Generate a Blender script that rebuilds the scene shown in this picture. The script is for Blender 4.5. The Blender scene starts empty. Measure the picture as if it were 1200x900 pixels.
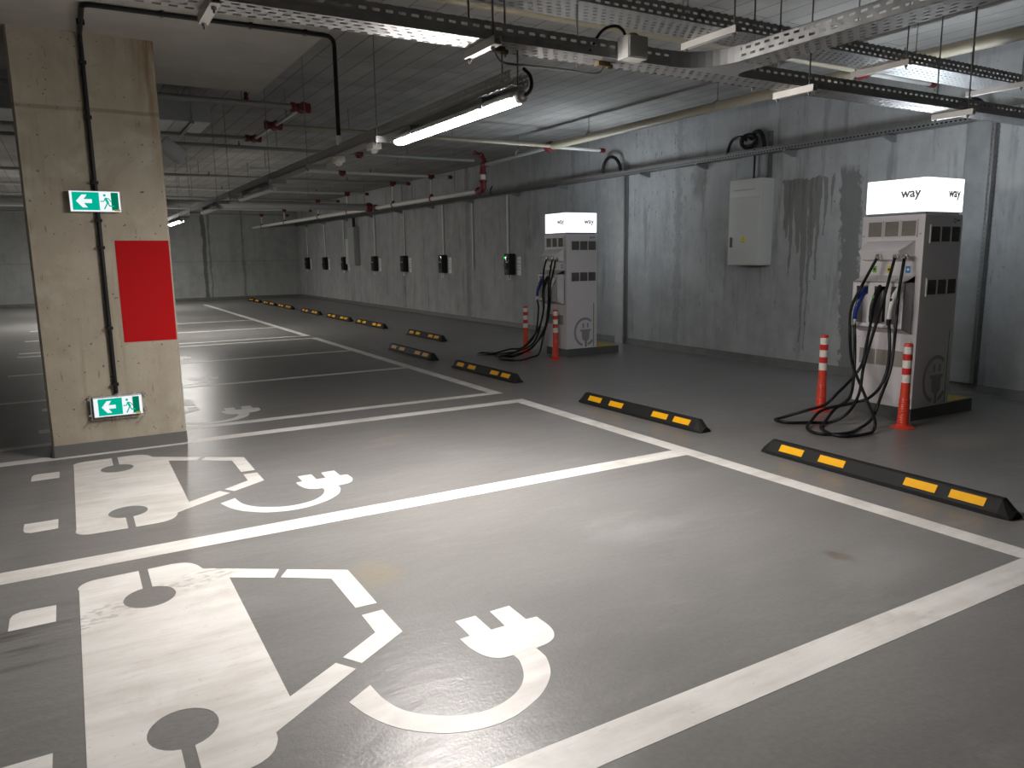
import bpy, bmesh, math, random
from mathutils import Vector, Matrix
random.seed(7)
PI = math.pi
sc = bpy.context.scene
C = sc.collection

# ------------------------------------------------------------------ materials
class N:
    """small node-graph helper"""
    def __init__(s, name):
        s.m = bpy.data.materials.new(name); s.m.use_nodes = True
        s.nt = s.m.node_tree; s.nt.nodes.clear()
        s.out = s.nt.nodes.new('ShaderNodeOutputMaterial')
    def n(s, t, **kw):
        nd = s.nt.nodes.new(t)
        for k, v in kw.items(): setattr(nd, k, v)
        return nd
    def put(s, sock, v):
        if isinstance(v, bpy.types.NodeSocket): s.nt.links.new(v, sock)
        elif v is not None:
            if isinstance(v, (tuple, list)) and len(v) == 3 and sock.type == 'RGBA': v = (*v, 1)
            sock.default_value = v
    def math(s, op, a, b=0.0, c=0.0, clamp=False):
        nd = s.n('ShaderNodeMath', operation=op, use_clamp=clamp)
        s.put(nd.inputs[0], a); s.put(nd.inputs[1], b); s.put(nd.inputs[2], c)
        return nd.outputs[0]
    def obj(s):
        tc = s.n('ShaderNodeTexCoord'); return tc.outputs['Object']
    def xyz(s, v=None):
        sp = s.n('ShaderNodeSeparateXYZ'); s.put(sp.inputs[0], v or s.obj()); return sp.outputs
    def scaled(s, sx, sy, sz):
        mp = s.n('ShaderNodeMapping'); s.put(mp.inputs[0], s.obj()); mp.inputs['Scale'].default_value = (sx, sy, sz)
        return mp.outputs[0]
    def noise(s, vec, scale, detail=4, rough=.55, dist=0.0):
        nd = s.n('ShaderNodeTexNoise'); s.put(nd.inputs['Vector'], vec)
        nd.inputs['Scale'].default_value = scale; nd.inputs['Detail'].default_value = detail
        nd.inputs['Roughness'].default_value = rough; nd.inputs['Distortion'].default_value = dist
        return nd.outputs['Fac']
    def ramp(s, f, lo, hi, a=0.0, b=1.0, smooth=True):
        nd = s.n('ShaderNodeMapRange'); nd.interpolation_type = 'SMOOTHSTEP' if smooth else 'LINEAR'
        s.put(nd.inputs[0], f); s.put(nd.inputs[1], lo); s.put(nd.inputs[2], hi); s.put(nd.inputs[3], a); s.put(nd.inputs[4], b)
        return nd.outputs[0]
    def mix(s, f, a, b, mode='MIX'):
        nd = s.n('ShaderNodeMix', data_type='RGBA', blend_type=mode)
        s.put(nd.inputs[0], f); s.put(nd.inputs[6], a); s.put(nd.inputs[7], b)
        return nd.outputs[2]
    def bump(s, h, strength=.2, dist=.01):
        nd = s.n('ShaderNodeBump'); s.put(nd.inputs['Height'], h)
        nd.inputs['Strength'].default_value = strength; nd.inputs['Distance'].default_value = dist
        return nd.outputs[0]
    def bsdf(s, col, rough=.5, metal=0.0, normal=None, emit=None, es=0.0, spec=.5, coat=0.0):
        b = s.n('ShaderNodeBsdfPrincipled')
        s.put(b.inputs['Base Color'], col); s.put(b.inputs['Roughness'], rough); s.put(b.inputs['Metallic'], metal)
        s.put(b.inputs['Specular IOR Level'], spec)
        if coat: b.inputs['Coat Weight'].default_value = coat; b.inputs['Coat Roughness'].default_value = .15
        if normal: s.put(b.inputs['Normal'], normal)
        if emit: s.put(b.inputs['Emission Color'], emit); b.inputs['Emission Strength'].default_value = es
        s.nt.links.new(b.outputs[0], s.out.inputs[0]); return b

def plain(name, col, rough=.5, metal=0.0, var=.12, scale=14, spec=.5):
    g = N(name)
    f = g.noise(g.obj(), scale, 3)
    c2 = tuple(max(0, v*(1-var)) for v in col); c1 = tuple(min(1, v*(1+var)) for v in col)
    g.bsdf(g.mix(f, c2, c1), g.ramp(f, .2, .8, max(.02, rough-.06), min(1, rough+.06)), metal, spec=spec)
    return g.m

def glow(name, col, strength):
    g = N(name)
    e = g.n('ShaderNodeEmission'); g.put(e.inputs[0], col); e.inputs[1].default_value = strength
    g.nt.links.new(e.outputs[0], g.out.inputs[0]); return g.m

def concrete(name, dark, light, streak=.5, joints=(), extra=None, rough=.85, specks=True, axis=1):
    """cast concrete: cloudy tone, vertical weather streaks, pin holes, horizontal pour joints"""
    g = N(name); o = g.obj(); X, Y, Z = g.xyz(o)
    big = g.noise(o, .55, 5, .6, .3); med = g.noise(o, 3.5, 5, .6)
    st = g.noise(g.scaled(2.2, 2.2, .22), 1.4, 6, .7, .5)
    f = g.math('ADD', g.math('MULTIPLY', big, .6), g.math('MULTIPLY', med, .4))
    f = g.math('ADD', g.math('MULTIPLY', f, 1-streak), g.math('MULTIPLY', st, streak))
    col = g.mix(g.ramp(f, .3, .7), dark, light)
    if specks:
        sp = g.noise(o, 26, 2, .5)
        col = g.mix(g.ramp(sp, .735, .77), col, tuple(v*.3 for v in dark))
        s2 = g.noise(g.scaled(14, 14, 2.2), 2.2, 3, .6)
        col = g.mix(g.ramp(s2, .66, .74, 0, .55), col, tuple(v*.35 for v in dark))
    for (z, w, s) in joints:
        d = g.math('ABSOLUTE', g.math('SUBTRACT', g.math('ADD', Z, g.math('MULTIPLY', g.math('SUBTRACT', med, .5), .03)), z))
        col = g.mix(g.ramp(d, w*.4, w, s, 0), col, tuple(v*.5 for v in dark))
    if extra: col = extra(g, o, X, Y, Z, col)
    fine = g.noise(o, 45, 4, .6)
    h = g.math('ADD', g.math('MULTIPLY', fine, .35), g.math('MULTIPLY', med, 1.0))
    g.bsdf(col, rough, 0, g.bump(h, .35, .012), spec=.3)
    return g.m

def right_wall_stains(g, o, X, Y, Z, col):
    wob = g.math('MULTIPLY', g.math('SUBTRACT', g.noise(g.scaled(1, 6, 5), 1.5, 4, .7), .5), .30)
    yy = g.math('ADD', Y, wob)
    # the broad grey repair band beside the right charger
    d = g.math('ABSOLUTE', g.math('SUBTRACT', yy, g.math('ADD', 6.02, g.math('MULTIPLY', Z, .05))))
    m = g.math('MULTIPLY', g.ramp(d, .12, .15, 1, 0), g.ramp(g.math('ADD', Z, wob), 2.5, 2.62, 1, 0))
    col = g.mix(g.math('MULTIPLY', m, .8), col, (.15, .155, .145))
    # runs of damp, each with its own foot
    wob2 = g.math('MULTIPLY', g.math('SUBTRACT', g.noise(g.scaled(1, 9, 2.5), 1.7, 3, .6), .5), .10)
    y2 = g.math('ADD', Y, wob2)
    top = g.math('ADD', 2.50, g.math('MULTIPLY', wob, .6))
    for (yc, w, zb) in ((7.10, .075, 1.75), (7.02, .05, 1.25), (6.90, .10, 1.55), (6.80, .055, .35), (6.68, .06, 1.5), (6.60, .05, 1.2), (6.50, .035, 1.75), (6.72, .03, .25), (6.40, .022, 2.0)):
        dd = g.math('ABSOLUTE', g.math('SUBTRACT', y2, yc))
        wz = g.ramp(Z, zb, 2.5, w*.25, w, smooth=False)
        mk = g.math('MULTIPLY', g.math('LESS_THAN', dd, wz), g.math('MULTIPLY', g.math('GREATER_THAN', g.math('ADD', Z, g.math('MULTIPLY', wob2, 2)), zb), g.math('LESS_THAN', Z, top)))
        col = g.mix(g.math('MULTIPLY', mk, .72), col, (.155, .155, .14))
    # long construction-joint streaks further down the wall
    for (yc, w, s) in ((16.5, .16, .35), (20.55, .05, .6), (12.1, .05, .25), (9.2, .10, .25), (24.4, .06, .3)):
        dd = g.math('ABSOLUTE', g.math('SUBTRACT', yy, yc))
        col = g.mix(g.ramp(dd, w*.5, w, s, 0), col, (.07, .07, .065))
    # black speckle by the trunking and under the wall tray
    n3 = g.noise(g.scaled(1, 20, 6), 1.6, 4, .7)
    z3 = g.math('MULTIPLY', g.math('MULTIPLY', g.ramp(Y, 8.6, 9.4), g.ramp(Y, 10.4, 10.8, 1, 0)), g.ramp(Z, 1.3, 2.4))
    col = g.mix(g.math('MULTIPLY', g.ramp(n3, .60, .68), g.math('MULTIPLY', z3, .85)), col, (.04, .04, .04))
    n4 = g.noise(g.scaled(1, 3, .35), 2.1, 5, .65)
    col = g.mix(g.ramp(n4, .54, .72, 0, .45), col, (.11, .11, .105))
    for (yc, zc, r, s) in ((8.75, 2.62, .22, .5), (13.7, 1.85, .16, .35)):
        dd = g.math('SQRT', g.math('ADD', g.math('POWER', g.math('SUBTRACT', yy, yc), 2), g.math('POWER', g.math('MULTIPLY', g.math('SUBTRACT', Z, zc), .6), 2)))
        col = g.mix(g.ramp(dd, r*.3, r, s, 0), col, (.09, .075, .06))
    return col

def back_wall_stains(g, o, X, Y, Z, col):
    wob = g.math('MULTIPLY', g.math('SUBTRACT', g.noise(g.scaled(3, 1, 1), 1.5, 4, .7), .5), .25)
    for (xc, w, s) in ((4.75, .10, .7), (4.95, .05, .5), (6.2, .06, .4), (1.0, .05, .3)):
        dd = g.math('ABSOLUTE', g.math('SUBTRACT', g.math('ADD', X, wob), xc))
        col = g.mix(g.ramp(dd, w*.4, w, s, 0), col, (.05, .05, .048))
    return col

def column_stains(g, o, X, Y, Z, col):
    # rusty brown wash near the upper right edge
    nz = g.noise(g.scaled(9, 9, 1.0), 1.3, 4, .6)
    m = g.math('MULTIPLY', g.ramp(X, .28, .48), g.ramp(Z, 1.9, 3.2))
    m = g.math('MULTIPLY', m, g.ramp(nz, .36, .58))
    col = g.mix(g.math('MULTIPLY', m, .9), col, (.20, .115, .045))
    n5 = g.noise(g.scaled(7, 7, .45), 1.5, 5, .65)
    col = g.mix(g.ramp(n5, .55, .75, 0, .5), col, (.21, .165, .10))
    n6 = g.noise(g.scaled(1.5, 1.5, 1.2), 1.2, 5, .6, .5)
    col = g.mix(g.ramp(n6, .50, .66, 0, .35), col, (.50, .465, .40))
    pit = g.noise(o, 33, 2, .5); col = g.mix(g.ramp(pit, .70, .735, 0, .8), col, (.07, .055, .04))
    n2 = g.noise(o, 2.2, 5, .65, .4)
    col = g.mix(g.ramp(n2, .55, .72, 0, .45), col, (.25, .21, .155))
    return col

M = {}
M['wall_right'] = concrete('wall_concrete', (.26, .265, .265), (.43, .435, .435), .3, ((2.95, .05, .35),), right_wall_stains)
M['wall_back'] = concrete('back_wall_concrete', (.27, .28, .27), (.44, .45, .435), .35, ((1.5, .03, .25),), back_wall_stains)
M['column'] = concrete('column_concrete', (.29, .255, .195), (.43, .39, .315), .25, ((2.71, .022, .55),), column_stains)
M['drop'] = concrete('panel_concrete', (.35, .335, .305), (.46, .44, .40), 0.0, (), None, .9, False)

def ceiling_mat():
    g = N('board_marked_concrete'); o = g.obj(); X, Y, Z = g.xyz(o)
    cb = g.n('ShaderNodeCombineXYZ'); g.put(cb.inputs[0], Y); g.put(cb.inputs[1], X)
    br = g.n('ShaderNodeTexBrick'); g.put(br.inputs['Vector'], cb.outputs[0])
    br.offset = .37; br.inputs['Scale'].default_value = 1; br.inputs['Mortar Size'].default_value = .006
    br.inputs['Mortar Smooth'].default_value = .3; br.inputs['Brick Width'].default_value = 3.1; br.inputs['Row Height'].default_value = .245
    br.inputs['Color1'].default_value = (.345, .335, .318, 1); br.inputs['Color2'].default_value = (.395, .385, .365, 1); br.inputs['Mortar'].default_value = (.15, .147, .14, 1)
    n = g.noise(o, 1.1, 5, .6)
    col = g.mix(g.ramp(n, .3, .7), (.72, .72, .72), (1, 1, 1))
    col = g.mix(1.0, br.outputs['Color'], col, 'MULTIPLY')
    g.bsdf(col, .85, 0, g.bump(g.math('MULTIPLY', br.outputs['Fac'], -1), .6, .02), spec=.3)
    return g.m
M['ceiling'] = ceiling_mat()

def floor_mat():
    g = N('grey_epoxy_floor'); o = g.obj(); X, Y, Z = g.xyz(o)
    a = g.noise(o, .5, 5, .6, .4); b = g.noise(g.scaled(.55, 1.6, 1), 1.8, 5, .6, .6)
    f = g.math('ADD', g.math('MULTIPLY', a, .5), g.math('MULTIPLY', b, .5))
    col = g.mix(g.ramp(f, .32, .68), (.172, .168, .164), (.218, .213, .208))
    cl = g.noise(g.scaled(1.0, 2.1, 1), 1.15, 6, .68, .8)
    col = g.mix(g.ramp(cl, .52, .75, 0, .55), col, (.275, .27, .265))
    gr = g.noise(o, 42, 4, .7); col = g.mix(g.ramp(gr, .35, .62, .18, 0), col, (.10, .098, .095))
    # dust and spill marks, each at its own place
    wob = g.math('MULTIPLY', g.math('SUBTRACT', g.noise(o, 4.5, 4, .65), .5), .2)
    for (x, y, rx, ry, s, c) in ((1.19, 3.42, .16, .2, .4, (.26, .215, .14)), (3.31, 2.34, .07, .12, .7, (.10, .065, .035)),
                                 (6.3, 3.35, .5, .28, .35, (.30, .27, .22)), (4.45, 3.0, .10, 1.0, .25, (.24, .19, .12)), (4.45, 5.7, .10, .8, .25, (.22, .18, .12)),
                                 (2.3, 6.1, .28, .10, .4, (.28, .25, .20)), (3.4, 2.2, .5, .25, .3, (.28, .28, .28)), (2.7, 3.2, .6, .14, .18, (.3, .3, .3))):
        dx = g.math('DIVIDE', g.math('SUBTRACT', g.math('ADD', X, wob), x), rx)
        dy = g.math('DIVIDE', g.math('SUBTRACT', g.math('ADD', Y, wob), y), ry)
        d = g.math('SQRT', g.math('ADD', g.math('MULTIPLY', dx, dx), g.math('MULTIPLY', dy, dy)))
        col = g.mix(g.ramp(d, .35, 1.0, s, 0), col, c)
    # tyre tracks running into the bays
    t = g.noise(g.scaled(1.1, 15, 1), 1.0, 4, .7)
    tm = g.ramp(g.math('ABSOLUTE', g.math('SUBTRACT', Y, 3.65)), .25, .5, 1, 0)
    tm = g.math('MULTIPLY', tm, g.ramp(X, -.5, .4, 1, 0))
    col = g.mix(g.math('MULTIPLY', g.math('MULTIPLY', g.ramp(t, .5, .68), tm), .75), col, (.045, .043, .04))
    h = g.math('ADD', g.math('MULTIPLY', g.noise(o, 75, 3, .7), .6), g.math('MULTIPLY', g.noise(g.scaled(1, 2.2, 1), 6, 3, .6), 1.6))
    g.bsdf(col, .33, 0, g.bump(h, .38, .005), spec=.42)
    return g.m
M['floor'] = floor_mat()

def paint_mat():
    g = N('white_floor_paint'); o = g.n('ShaderNodeNewGeometry').outputs['Position']
    X, Y, Z = g.xyz(o)
    mp = g.n('ShaderNodeMapping'); g.put(mp.inputs[0], o); mp.inputs['Scale'].default_value = (1.2, 7, 1)
    a = g.noise(mp.outputs[0], 1.3, 5, .65); b = g.noise(o, 2.2, 5, .6, .5)
    f = g.math('ADD', g.math('MULTIPLY', a, .6), g.math('MULTIPLY', b, .4))
    col = g.mix(g.ramp(f, .36, .66), (.75, .74, .72), (.58, .56, .525))
    d = g.noise(o, 1.6, 6, .7, .6); col = g.mix(g.ramp(d, .52, .72, 0, .5), col, (.47, .445, .40))
    d2 = g.noise(mp.outputs[0], 3.1, 5, .75); col = g.mix(g.ramp(d2, .55, .74, 0, .5), col, (.42, .40, .37))
    s = g.noise(o, 30, 3, .7); col = g.mix(g.ramp(s, .64, .72, 0, .35), col, (.34, .32, .29))
    mp2 = g.n('ShaderNodeMapping'); g.put(mp2.inputs[0], o); mp2.inputs['Scale'].default_value = (18, 34, 1)
    t = g.noise(mp2.outputs[0], 1.0, 2, .5)
    band = g.ramp(g.math('ABSOLUTE', g.math('SUBTRACT', Y, g.math('ADD', 3.64, g.math('MULTIPLY', X, .45)))), .07, .13, 1, 0)
    col = g.mix(g.math('MULTIPLY', g.math('MULTIPLY', band, g.ramp(t, .48, .62)), .55), col, (.3, .285, .27))
    g.bsdf(col, .42, 0, g.bump(s, .1, .003), spec=.45)
    return g.m
M['paint'] = paint_mat()

def perforated(name, u, v, base=.5, pitch=.062, row=.045, row2=.034, rough=.42):
    """galvanised sheet with punched slots; u runs along the tray, v across it (axis indices, v may sum two)"""
    g = N(name); o = g.obj(); ax = g.xyz(o)
    U = ax[u]
    V = g.math('ADD', g.math('MULTIPLY', ax[v[0]], 1/row), g.math('MULTIPLY', ax[v[1]], 1/row2))
    vr = g.math('ADD', V, 401.05)
    fl = g.math('FLOOR', vr)
    ur = g.math('ADD', g.math('DIVIDE', g.math('ADD', U, 40.0), pitch), g.math('MULTIPLY', fl, .5))
    du = g.math('ABSOLUTE', g.math('SUBTRACT', g.math('FRACT', ur), .5))
    dv = g.math('ABSOLUTE', g.math('SUBTRACT', g.math('FRACT', vr), .5))
    hole = g.math('MULTIPLY', g.math('LESS_THAN', du, .28), g.math('LESS_THAN', dv, .23))
    n = g.noise(o, 18, 3, .6)
    b = g.n('ShaderNodeBsdfPrincipled')
    g.put(b.inputs['Base Color'], g.mix(n, (base*.8,)*3, (base*1.1, base*1.12, base*1.12)))
    b.inputs['Metallic'].default_value = .75; g.put(b.inputs['Roughness'], g.ramp(n, .3, .7, rough-.07, rough+.08))
    t = g.n('ShaderNodeBsdfTransparent')
    mx = g.n('ShaderNodeMixShader'); g.put(mx.inputs[0], hole)
    g.nt.links.new(b.outputs[0], mx.inputs[1]); g.nt.links.new(t.outputs[0], mx.inputs[2])
    g.nt.links.new(mx.outputs[0], g.out.inputs[0])
    return g.m
M['perf_x'] = perforated('slotted_steel_along', 0, (1, 2))
M['perf_y'] = perforated('slotted_steel_across', 1, (0, 2))
M['perf_z'] = perforated('slotted_steel_upright', 2, (0, 1), .3, .05)
M['perf_lamp'] = perforated('small_hole_steel', 1, (0, 2), .5, .034, .03, .024)
M['perf_wall'] = perforated('slotted_dull_steel', 1, (0, 2), .34, .05, .045, .04)
M['galv'] = plain('galvanised_steel', (.50, .51, .51), .38, .75, .2, 6)
M['galv_dull'] = plain('dull_steel', (.30, .31, .31), .5, .6, .2, 9)
M['trunk_cover'] = plain('weathered_steel_cover', (.33, .345, .35), .45, .55, .3, 5)
M['strut'] = plain('white_strut_steel', (.72, .70, .66), .42, .35, .08)
M['rod'] = plain('threaded_rod_steel', (.22, .22, .21), .5, .5)
M['pipe_beige'] = plain('beige_pipe_paint', (.33, .295, .22), .45, 0, .1, 5)
M['pipe_grey'] = plain('grey_pipe_paint', (.27, .27, .26), .42, 0, .1, 5)
M['pipe_white'] = plain('white_pipe_paint', (.66, .65, .62), .4, 0, .06, 5)
M['red_iron'] = plain('red_fitting_paint', (.15, .012, .015), .45, 0, .2, 20)
M['black_plastic'] = plain('black_plastic', (.012, .012, .013), .45, 0, .2, 14, .25)
M['rubber'] = plain('black_rubber', (.014, .014, .014), .7, 0, .35, 25, .25)
M['cable'] = plain('black_cable_rubber', (.008, .008, .009), .45, 0, .2, 14, .25)
M['yellow'] = plain('yellow_reflector', (.80, .40, .008), .6, 0, .07, 14, .15)
M['yellow_pale'] = plain('faded_yellow_reflector', (.62, .34, .10), .6, 0, .1, 14, .2)
M['orange'] = plain('orange_red_plastic', (.68, .055, .025), .42, 0, .08)
M['white_band'] = plain('white_reflective_band', (.78, .77, .70), .35, 0, .05)
M['red_band'] = plain('red_reflective_band', (.62, .03, .03), .35, 0, .05)
M['charger'] = plain('white_powder_coat', (.64, .615, .63), .4, 0, .03, 4)
M['charger_dark'] = plain('grey_plinth_coat', (.085, .09, .09), .5, 0, .1)
M['vent_grey'] = plain('beige_grey_filter', (.28, .265, .235), .7, 0, .12, 60)
M['vent_dark'] = plain('dark_filter', (.13, .13, .125), .7, 0, .12, 60)
M['logo_grey'] = plain('grey_print', (.27, .265, .27), .45, 0, .04)
M['ink'] = plain('dark_grey_print', (.26, .26, .28), .5, 0, .04)
M['print_black'] = plain('black_print', (.03, .03, .03), .5)
M['green'] = plain('green_stripe', (.05, .30, .06), .4, 0, .05)
M['green_tag'] = plain('green_sticker', (.16, .35, .07), .45, 0, .05)
M['yellow_tag'] = plain('yellow_sticker', (.68, .58, .04), .45, 0, .05)
M['blue_tag'] = plain('blue_sticker', (.03, .22, .58), .4, 0, .05)
M['blue'] = plain('blue_plug_plastic', (.015, .05, .30), .35, 0, .08)
M['white_plastic'] = plain('white_plastic', (.74, .74, .72), .4, 0, .04)
M['cabinet'] = plain('light_grey_cabinet_coat', (.52, .53, .50), .4, 0, .03, 5)
M['cabinet_grey'] = plain('grey_cabinet_coat', (.33, .34, .33), .5, 0, .05, 5)
M['chrome'] = plain('nickel_metal', (.55, .54, .52), .25, .9, .05)
M['brass'] = plain('brass_metal', (.15, .11, .055), .45, .5, .1)
M['red_paint'] = plain('red_wall_paint', (.40, .006, .008), .8, 0, .07, 30, .15)
M['grey_paint'] = plain('grey_skirting_paint', (.135, .134, .130), .4, 0, .08, 5)
M['cove'] = plain('grey_skirting_mortar', (.13, .13, .125), .6, 0, .35, 7)
M['yellow_cover'] = plain('yellow_steel_cover', (.50, .36, .06), .5, 0, .25, 8)
M['sign_white'] = glow('lit_white_sign', (.90, .96, 1.0), .98)
M['sign_green'] = glow('lit_green_sign', (.0, .50, .34), .85)
M['sign_darkgreen'] = glow('lit_dark_green_sign', (.0, .22, .12), .8)
M['sign_yellow'] = plain('yellow_sign_label', (.55, .38, .02), .4)
M['sign_frame'] = plain('white_sign_frame', (.75, .78, .8), .35)
M['lightbox'] = glow('lit_white_acrylic', (.93, .965, 1.0), 1.7)
M['boxfill'] = glow('added_header_glow', (.84, .92, 1.0), 31)  # for extra strips that throw the header glow onto wall and ceiling
M['tube'] = glow('lit_lamp_diffuser', (1.0, .945, .90), 425)
M['tube_far'] = glow('lit_far_lamp_diffuser', (1.0, .96, .90), 230)
M['tube_rear'] = glow('lit_rear_lamp_diffuser', (1.0, .97, .92), 430)
M['tube_off'] = plain('unlit_lamp_diffuser', (.75, .75, .73), .35, 0, .03)
M['lamp_body'] = plain('grey_lamp_housing', (.50, .50, .48), .4, 0, .05)
M['led'] = glow('green_indicator', (.02, 1.0, .12), 1.6)
M['glass_dark'] = plain('dark_glossy_panel', (.012, .014, .014), .12, 0, .1)

# ------------------------------------------------------------------ mesh helpers
def newbm(): return bmesh.new()

def add_box(bm, lo, hi, bev=0.0, seg=2):
    m = Matrix.Translation([(a+b)/2 for a, b in zip(lo, hi)]) @ Matrix.Diagonal([abs(b-a) for a, b in zip(lo, hi)] + [1])
    r = bmesh.ops.create_cube(bm, size=1, matrix=m)
    if bev > 0:
        es = list({e for v in r['verts'] for e in v.link_edges})
        bmesh.ops.bevel(bm, geom=es, offset=bev, segments=seg, profile=.7, affect='EDGES')

def frame_of(d):
    d = Vector(d).normalized()
    a = Vector((0, 0, 1)) if abs(d.z) < .9 else Vector((1, 0, 0))
    u = d.cross(a).normalized(); return u, d.cross(u).normalized()

def add_rings(bm, rings, cap=True, closed=False):
    vs = [[bm.verts.new(p) for p in r] for r in rings]
    n = len(rings[0]); k = len(vs)
    for i in range(k if closed else k-1):
        a, b = vs[i], vs[(i+1) % k]
        for j in range(n):
            bm.faces.new((a[j], a[(j+1) % n], b[(j+1) % n], b[j]))
    if cap and not closed:
        bm.faces.new(list(reversed(vs[0]))); bm.faces.new(vs[-1])

def add_cyl(bm, p0, p1, r0, r1=None, seg=14):
    r1 = r0 if r1 is None else r1
    p0, p1 = Vector(p0), Vector(p1); u, v = frame_of(p1-p0)
    ring = lambda p, r: [p + u*math.cos(2*PI*i/seg)*r + v*math.sin(2*PI*i/seg)*r for i in range(seg)]
    add_rings(bm, [ring(p0, r0), ring(p1, r1)])

def add_lathe(bm, prof, base, d=(0, 0, 1), seg=20):
    """prof: (radius, height) pairs along direction d from base"""
    base = Vector(base); d = Vector(d).normalized(); u, v = frame_of(d)
    add_rings(bm, [[base + d*h + u*math.cos(2*PI*i/seg)*max(r, 1e-4) + v*math.sin(2*PI*i/seg)*max(r, 1e-4) for i in range(seg)] for r, h in prof])

def smooth_path(pts, sub=6):
    P = [Vector(p) for p in pts]; out = []
    for i in range(len(P)-1):
        p0 = P[i-1] if i else P[0]*2-P[1]; p1, p2 = P[i], P[i+1]; p3 = P[i+2] if i+2 < len(P) else P[-1]*2-P[-2]
        for k in range(sub):
            t = k/sub
            out.append(.5*((2*p1) + (p2-p0)*t + (2*p0-5*p1+4*p2-p3)*t*t + (3*p1-p0-3*p2+p3)*t**3))
    out.append(P[-1]); return out

def add_tube(bm, pts, r, seg=8, sub=0, zmin=None):
    P = smooth_path(pts, sub) if sub else [Vector(p) for p in pts]
    if zmin is not None:
        for p in P: p.z = max(p.z, zmin)
    d = (P[1]-P[0]).normalized(); u, v = frame_of(d); rings = []
    for i, p in enumerate(P):
        t = (P[min(i+1, len(P)-1)] - P[max(i-1, 0)])
        if t.length > 1e-9: t.normalize()
        else: t = d
        u = (u - t*u.dot(t)).normalized(); v = t.cross(u)
        rings.append([p + u*math.cos(2*PI*k/seg)*r + v*math.sin(2*PI*k/seg)*r for k in range(seg)])
    add_rings(bm, rings)

def fillet(pts, rad, n=5):
    """round the corners of a polyline"""
    P = [Vector(p) for p in pts]; out = [P[0]]
    for i in range(1, len(P)-1):
        a = (P[i-1]-P[i]); b = (P[i+1]-P[i]); r = min(rad, a.length*.45, b.length*.45)
        A = P[i]+a.normalized()*r; B = P[i]+b.normalized()*r
        for k in range(n+1):
            t = k/n; out.append(A*(1-t)**2 + P[i]*2*t*(1-t) + B*t*t)
    out.append(P[-1]); return out

def add_prism(bm, outline, fn, depth):
    """outline of (a, b) pairs mapped by fn(a, b, c) and extruded over c from depth[0] to depth[1]"""
    n = len(outline)
    lo = [bm.verts.new(fn(a, b, depth[0])) for a, b in outline]; hi = [bm.verts.new(fn(a, b, depth[1])) for a, b in outline]
    for i in range(n): bm.faces.new((lo[i], lo[(i+1) % n], hi[(i+1) % n], hi[i]))
    bm.faces.new(hi); bm.faces.new(list(reversed(lo)))

FLAT = lambda a, b, c: (a, b, c)                 # outline on the floor
def FRONT(x0): return lambda a, b, c: (x0+c, a, b)   # outline (y, z) on a plane facing -x
def SIDE(y0): return lambda a, b, c: (a, y0+c, b)    # outline (x, z) on a plane facing -y
rect = lambda a0, b0, a1, b1: [(a0, b0), (a1, b0), (a1, b1), (a0, b1)]
def arc(cx, cy, r, a0, a1, n=16, ry=None):
    ry = r if ry is None else ry
    return [(cx+r*math.cos(math.radians(a0+(a1-a0)*i/n)), cy+ry*math.sin(math.radians(a0+(a1-a0)*i/n))) for i in range(n+1)]

def add_text(bm, s, size, fn, depth=(0, .0015), width=None, bold=.0025):
    cu = bpy.data.curves.new('lettering', 'FONT'); cu.body = s; cu.size = size; cu.resolution_u = 3; cu.offset = bold
    o = bpy.data.objects.new('lettering', cu); C.objects.link(o)
    bpy.context.view_layer.update()
    me = bpy.data.meshes.new_from_object(o.evaluated_get(bpy.context.evaluated_depsgraph_get()))
    xs = [v.co.x for v in me.vertices]; k = (width/(max(xs)-min(xs))) if width else 1; x0 = min(xs)
    tmp = bmesh.new(); tmp.from_mesh(me)
    bmesh.ops.remove_doubles(tmp, verts=tmp.verts, dist=1e-5)
    r = bmesh.ops.extrude_face_region(tmp, geom=list(tmp.faces))
    top = {g for g in r['geom'] if isinstance(g, bmesh.types.BMVert)}
    for v in tmp.verts: v.co = Vector(fn((v.co.x-x0)*k, v.co.y*k, depth[1] if v in top else depth[0]))
    m2 = bpy.data.meshes.new('t'); tmp.to_mesh(m2); tmp.free(); bm.from_mesh(m2)
    bpy.data.objects.remove(o); bpy.data.curves.remove(cu); bpy.data.meshes.remove(me); bpy.data.meshes.remove(m2)

def root_of(o):
    while o.parent: o = o.parent
    return o

def finish(name, bm, mat, smooth=None):
    bmesh.ops.recalc_face_normals(bm, faces=bm.faces)
    me = bpy.data.meshes.new(name); bm.to_mesh(me); bm.free()
    me.materials.append(mat)
    if smooth:
        for p in me.polygons: p.use_smooth = True
        me.set_sharp_from_angle(angle=math.radians(40))
    o = bpy.data.objects.new(name, me); C.objects.link(o); return o

def part(name, bm, mat, parent, label=None, smooth=True):
    """a child mesh; its vertices are given in world metres and moved into the thing's own frame"""
    loc = root_of(parent).location
    bmesh.ops.translate(bm, verts=bm.verts, vec=-loc)
    o = finish(name, bm, mat, smooth); o.parent = parent
    if label: o['label'] = label
    return o

def tag(o, label, cat, group=None):
    o['label'] = label; o['category'] = cat
    if group: o['group'] = group
    return o

def thing(name, label, cat, loc, group=None):
    o = bpy.data.objects.new(name, None); C.objects.link(o); o.location = Vector(loc); o.empty_display_size = .1
    return tag(o, label, cat, group)

def solo(name, bm, mat, loc, label, cat, group=None, smooth=True):
    """a thing made of one mesh, origin at loc"""
    bmesh.ops.translate(bm, verts=bm.verts, vec=-Vector(loc))
    o = finish(name, bm, mat, smooth); o.location = Vector(loc)
    return tag(o, label, cat, group)

def struct(name, bm, mat, smooth=False):
    o = finish(name, bm, mat, smooth); o['kind'] = 'structure'; return o

def struct_free(name, bm, mat):
    return finish(name, bm, mat, True)

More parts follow.
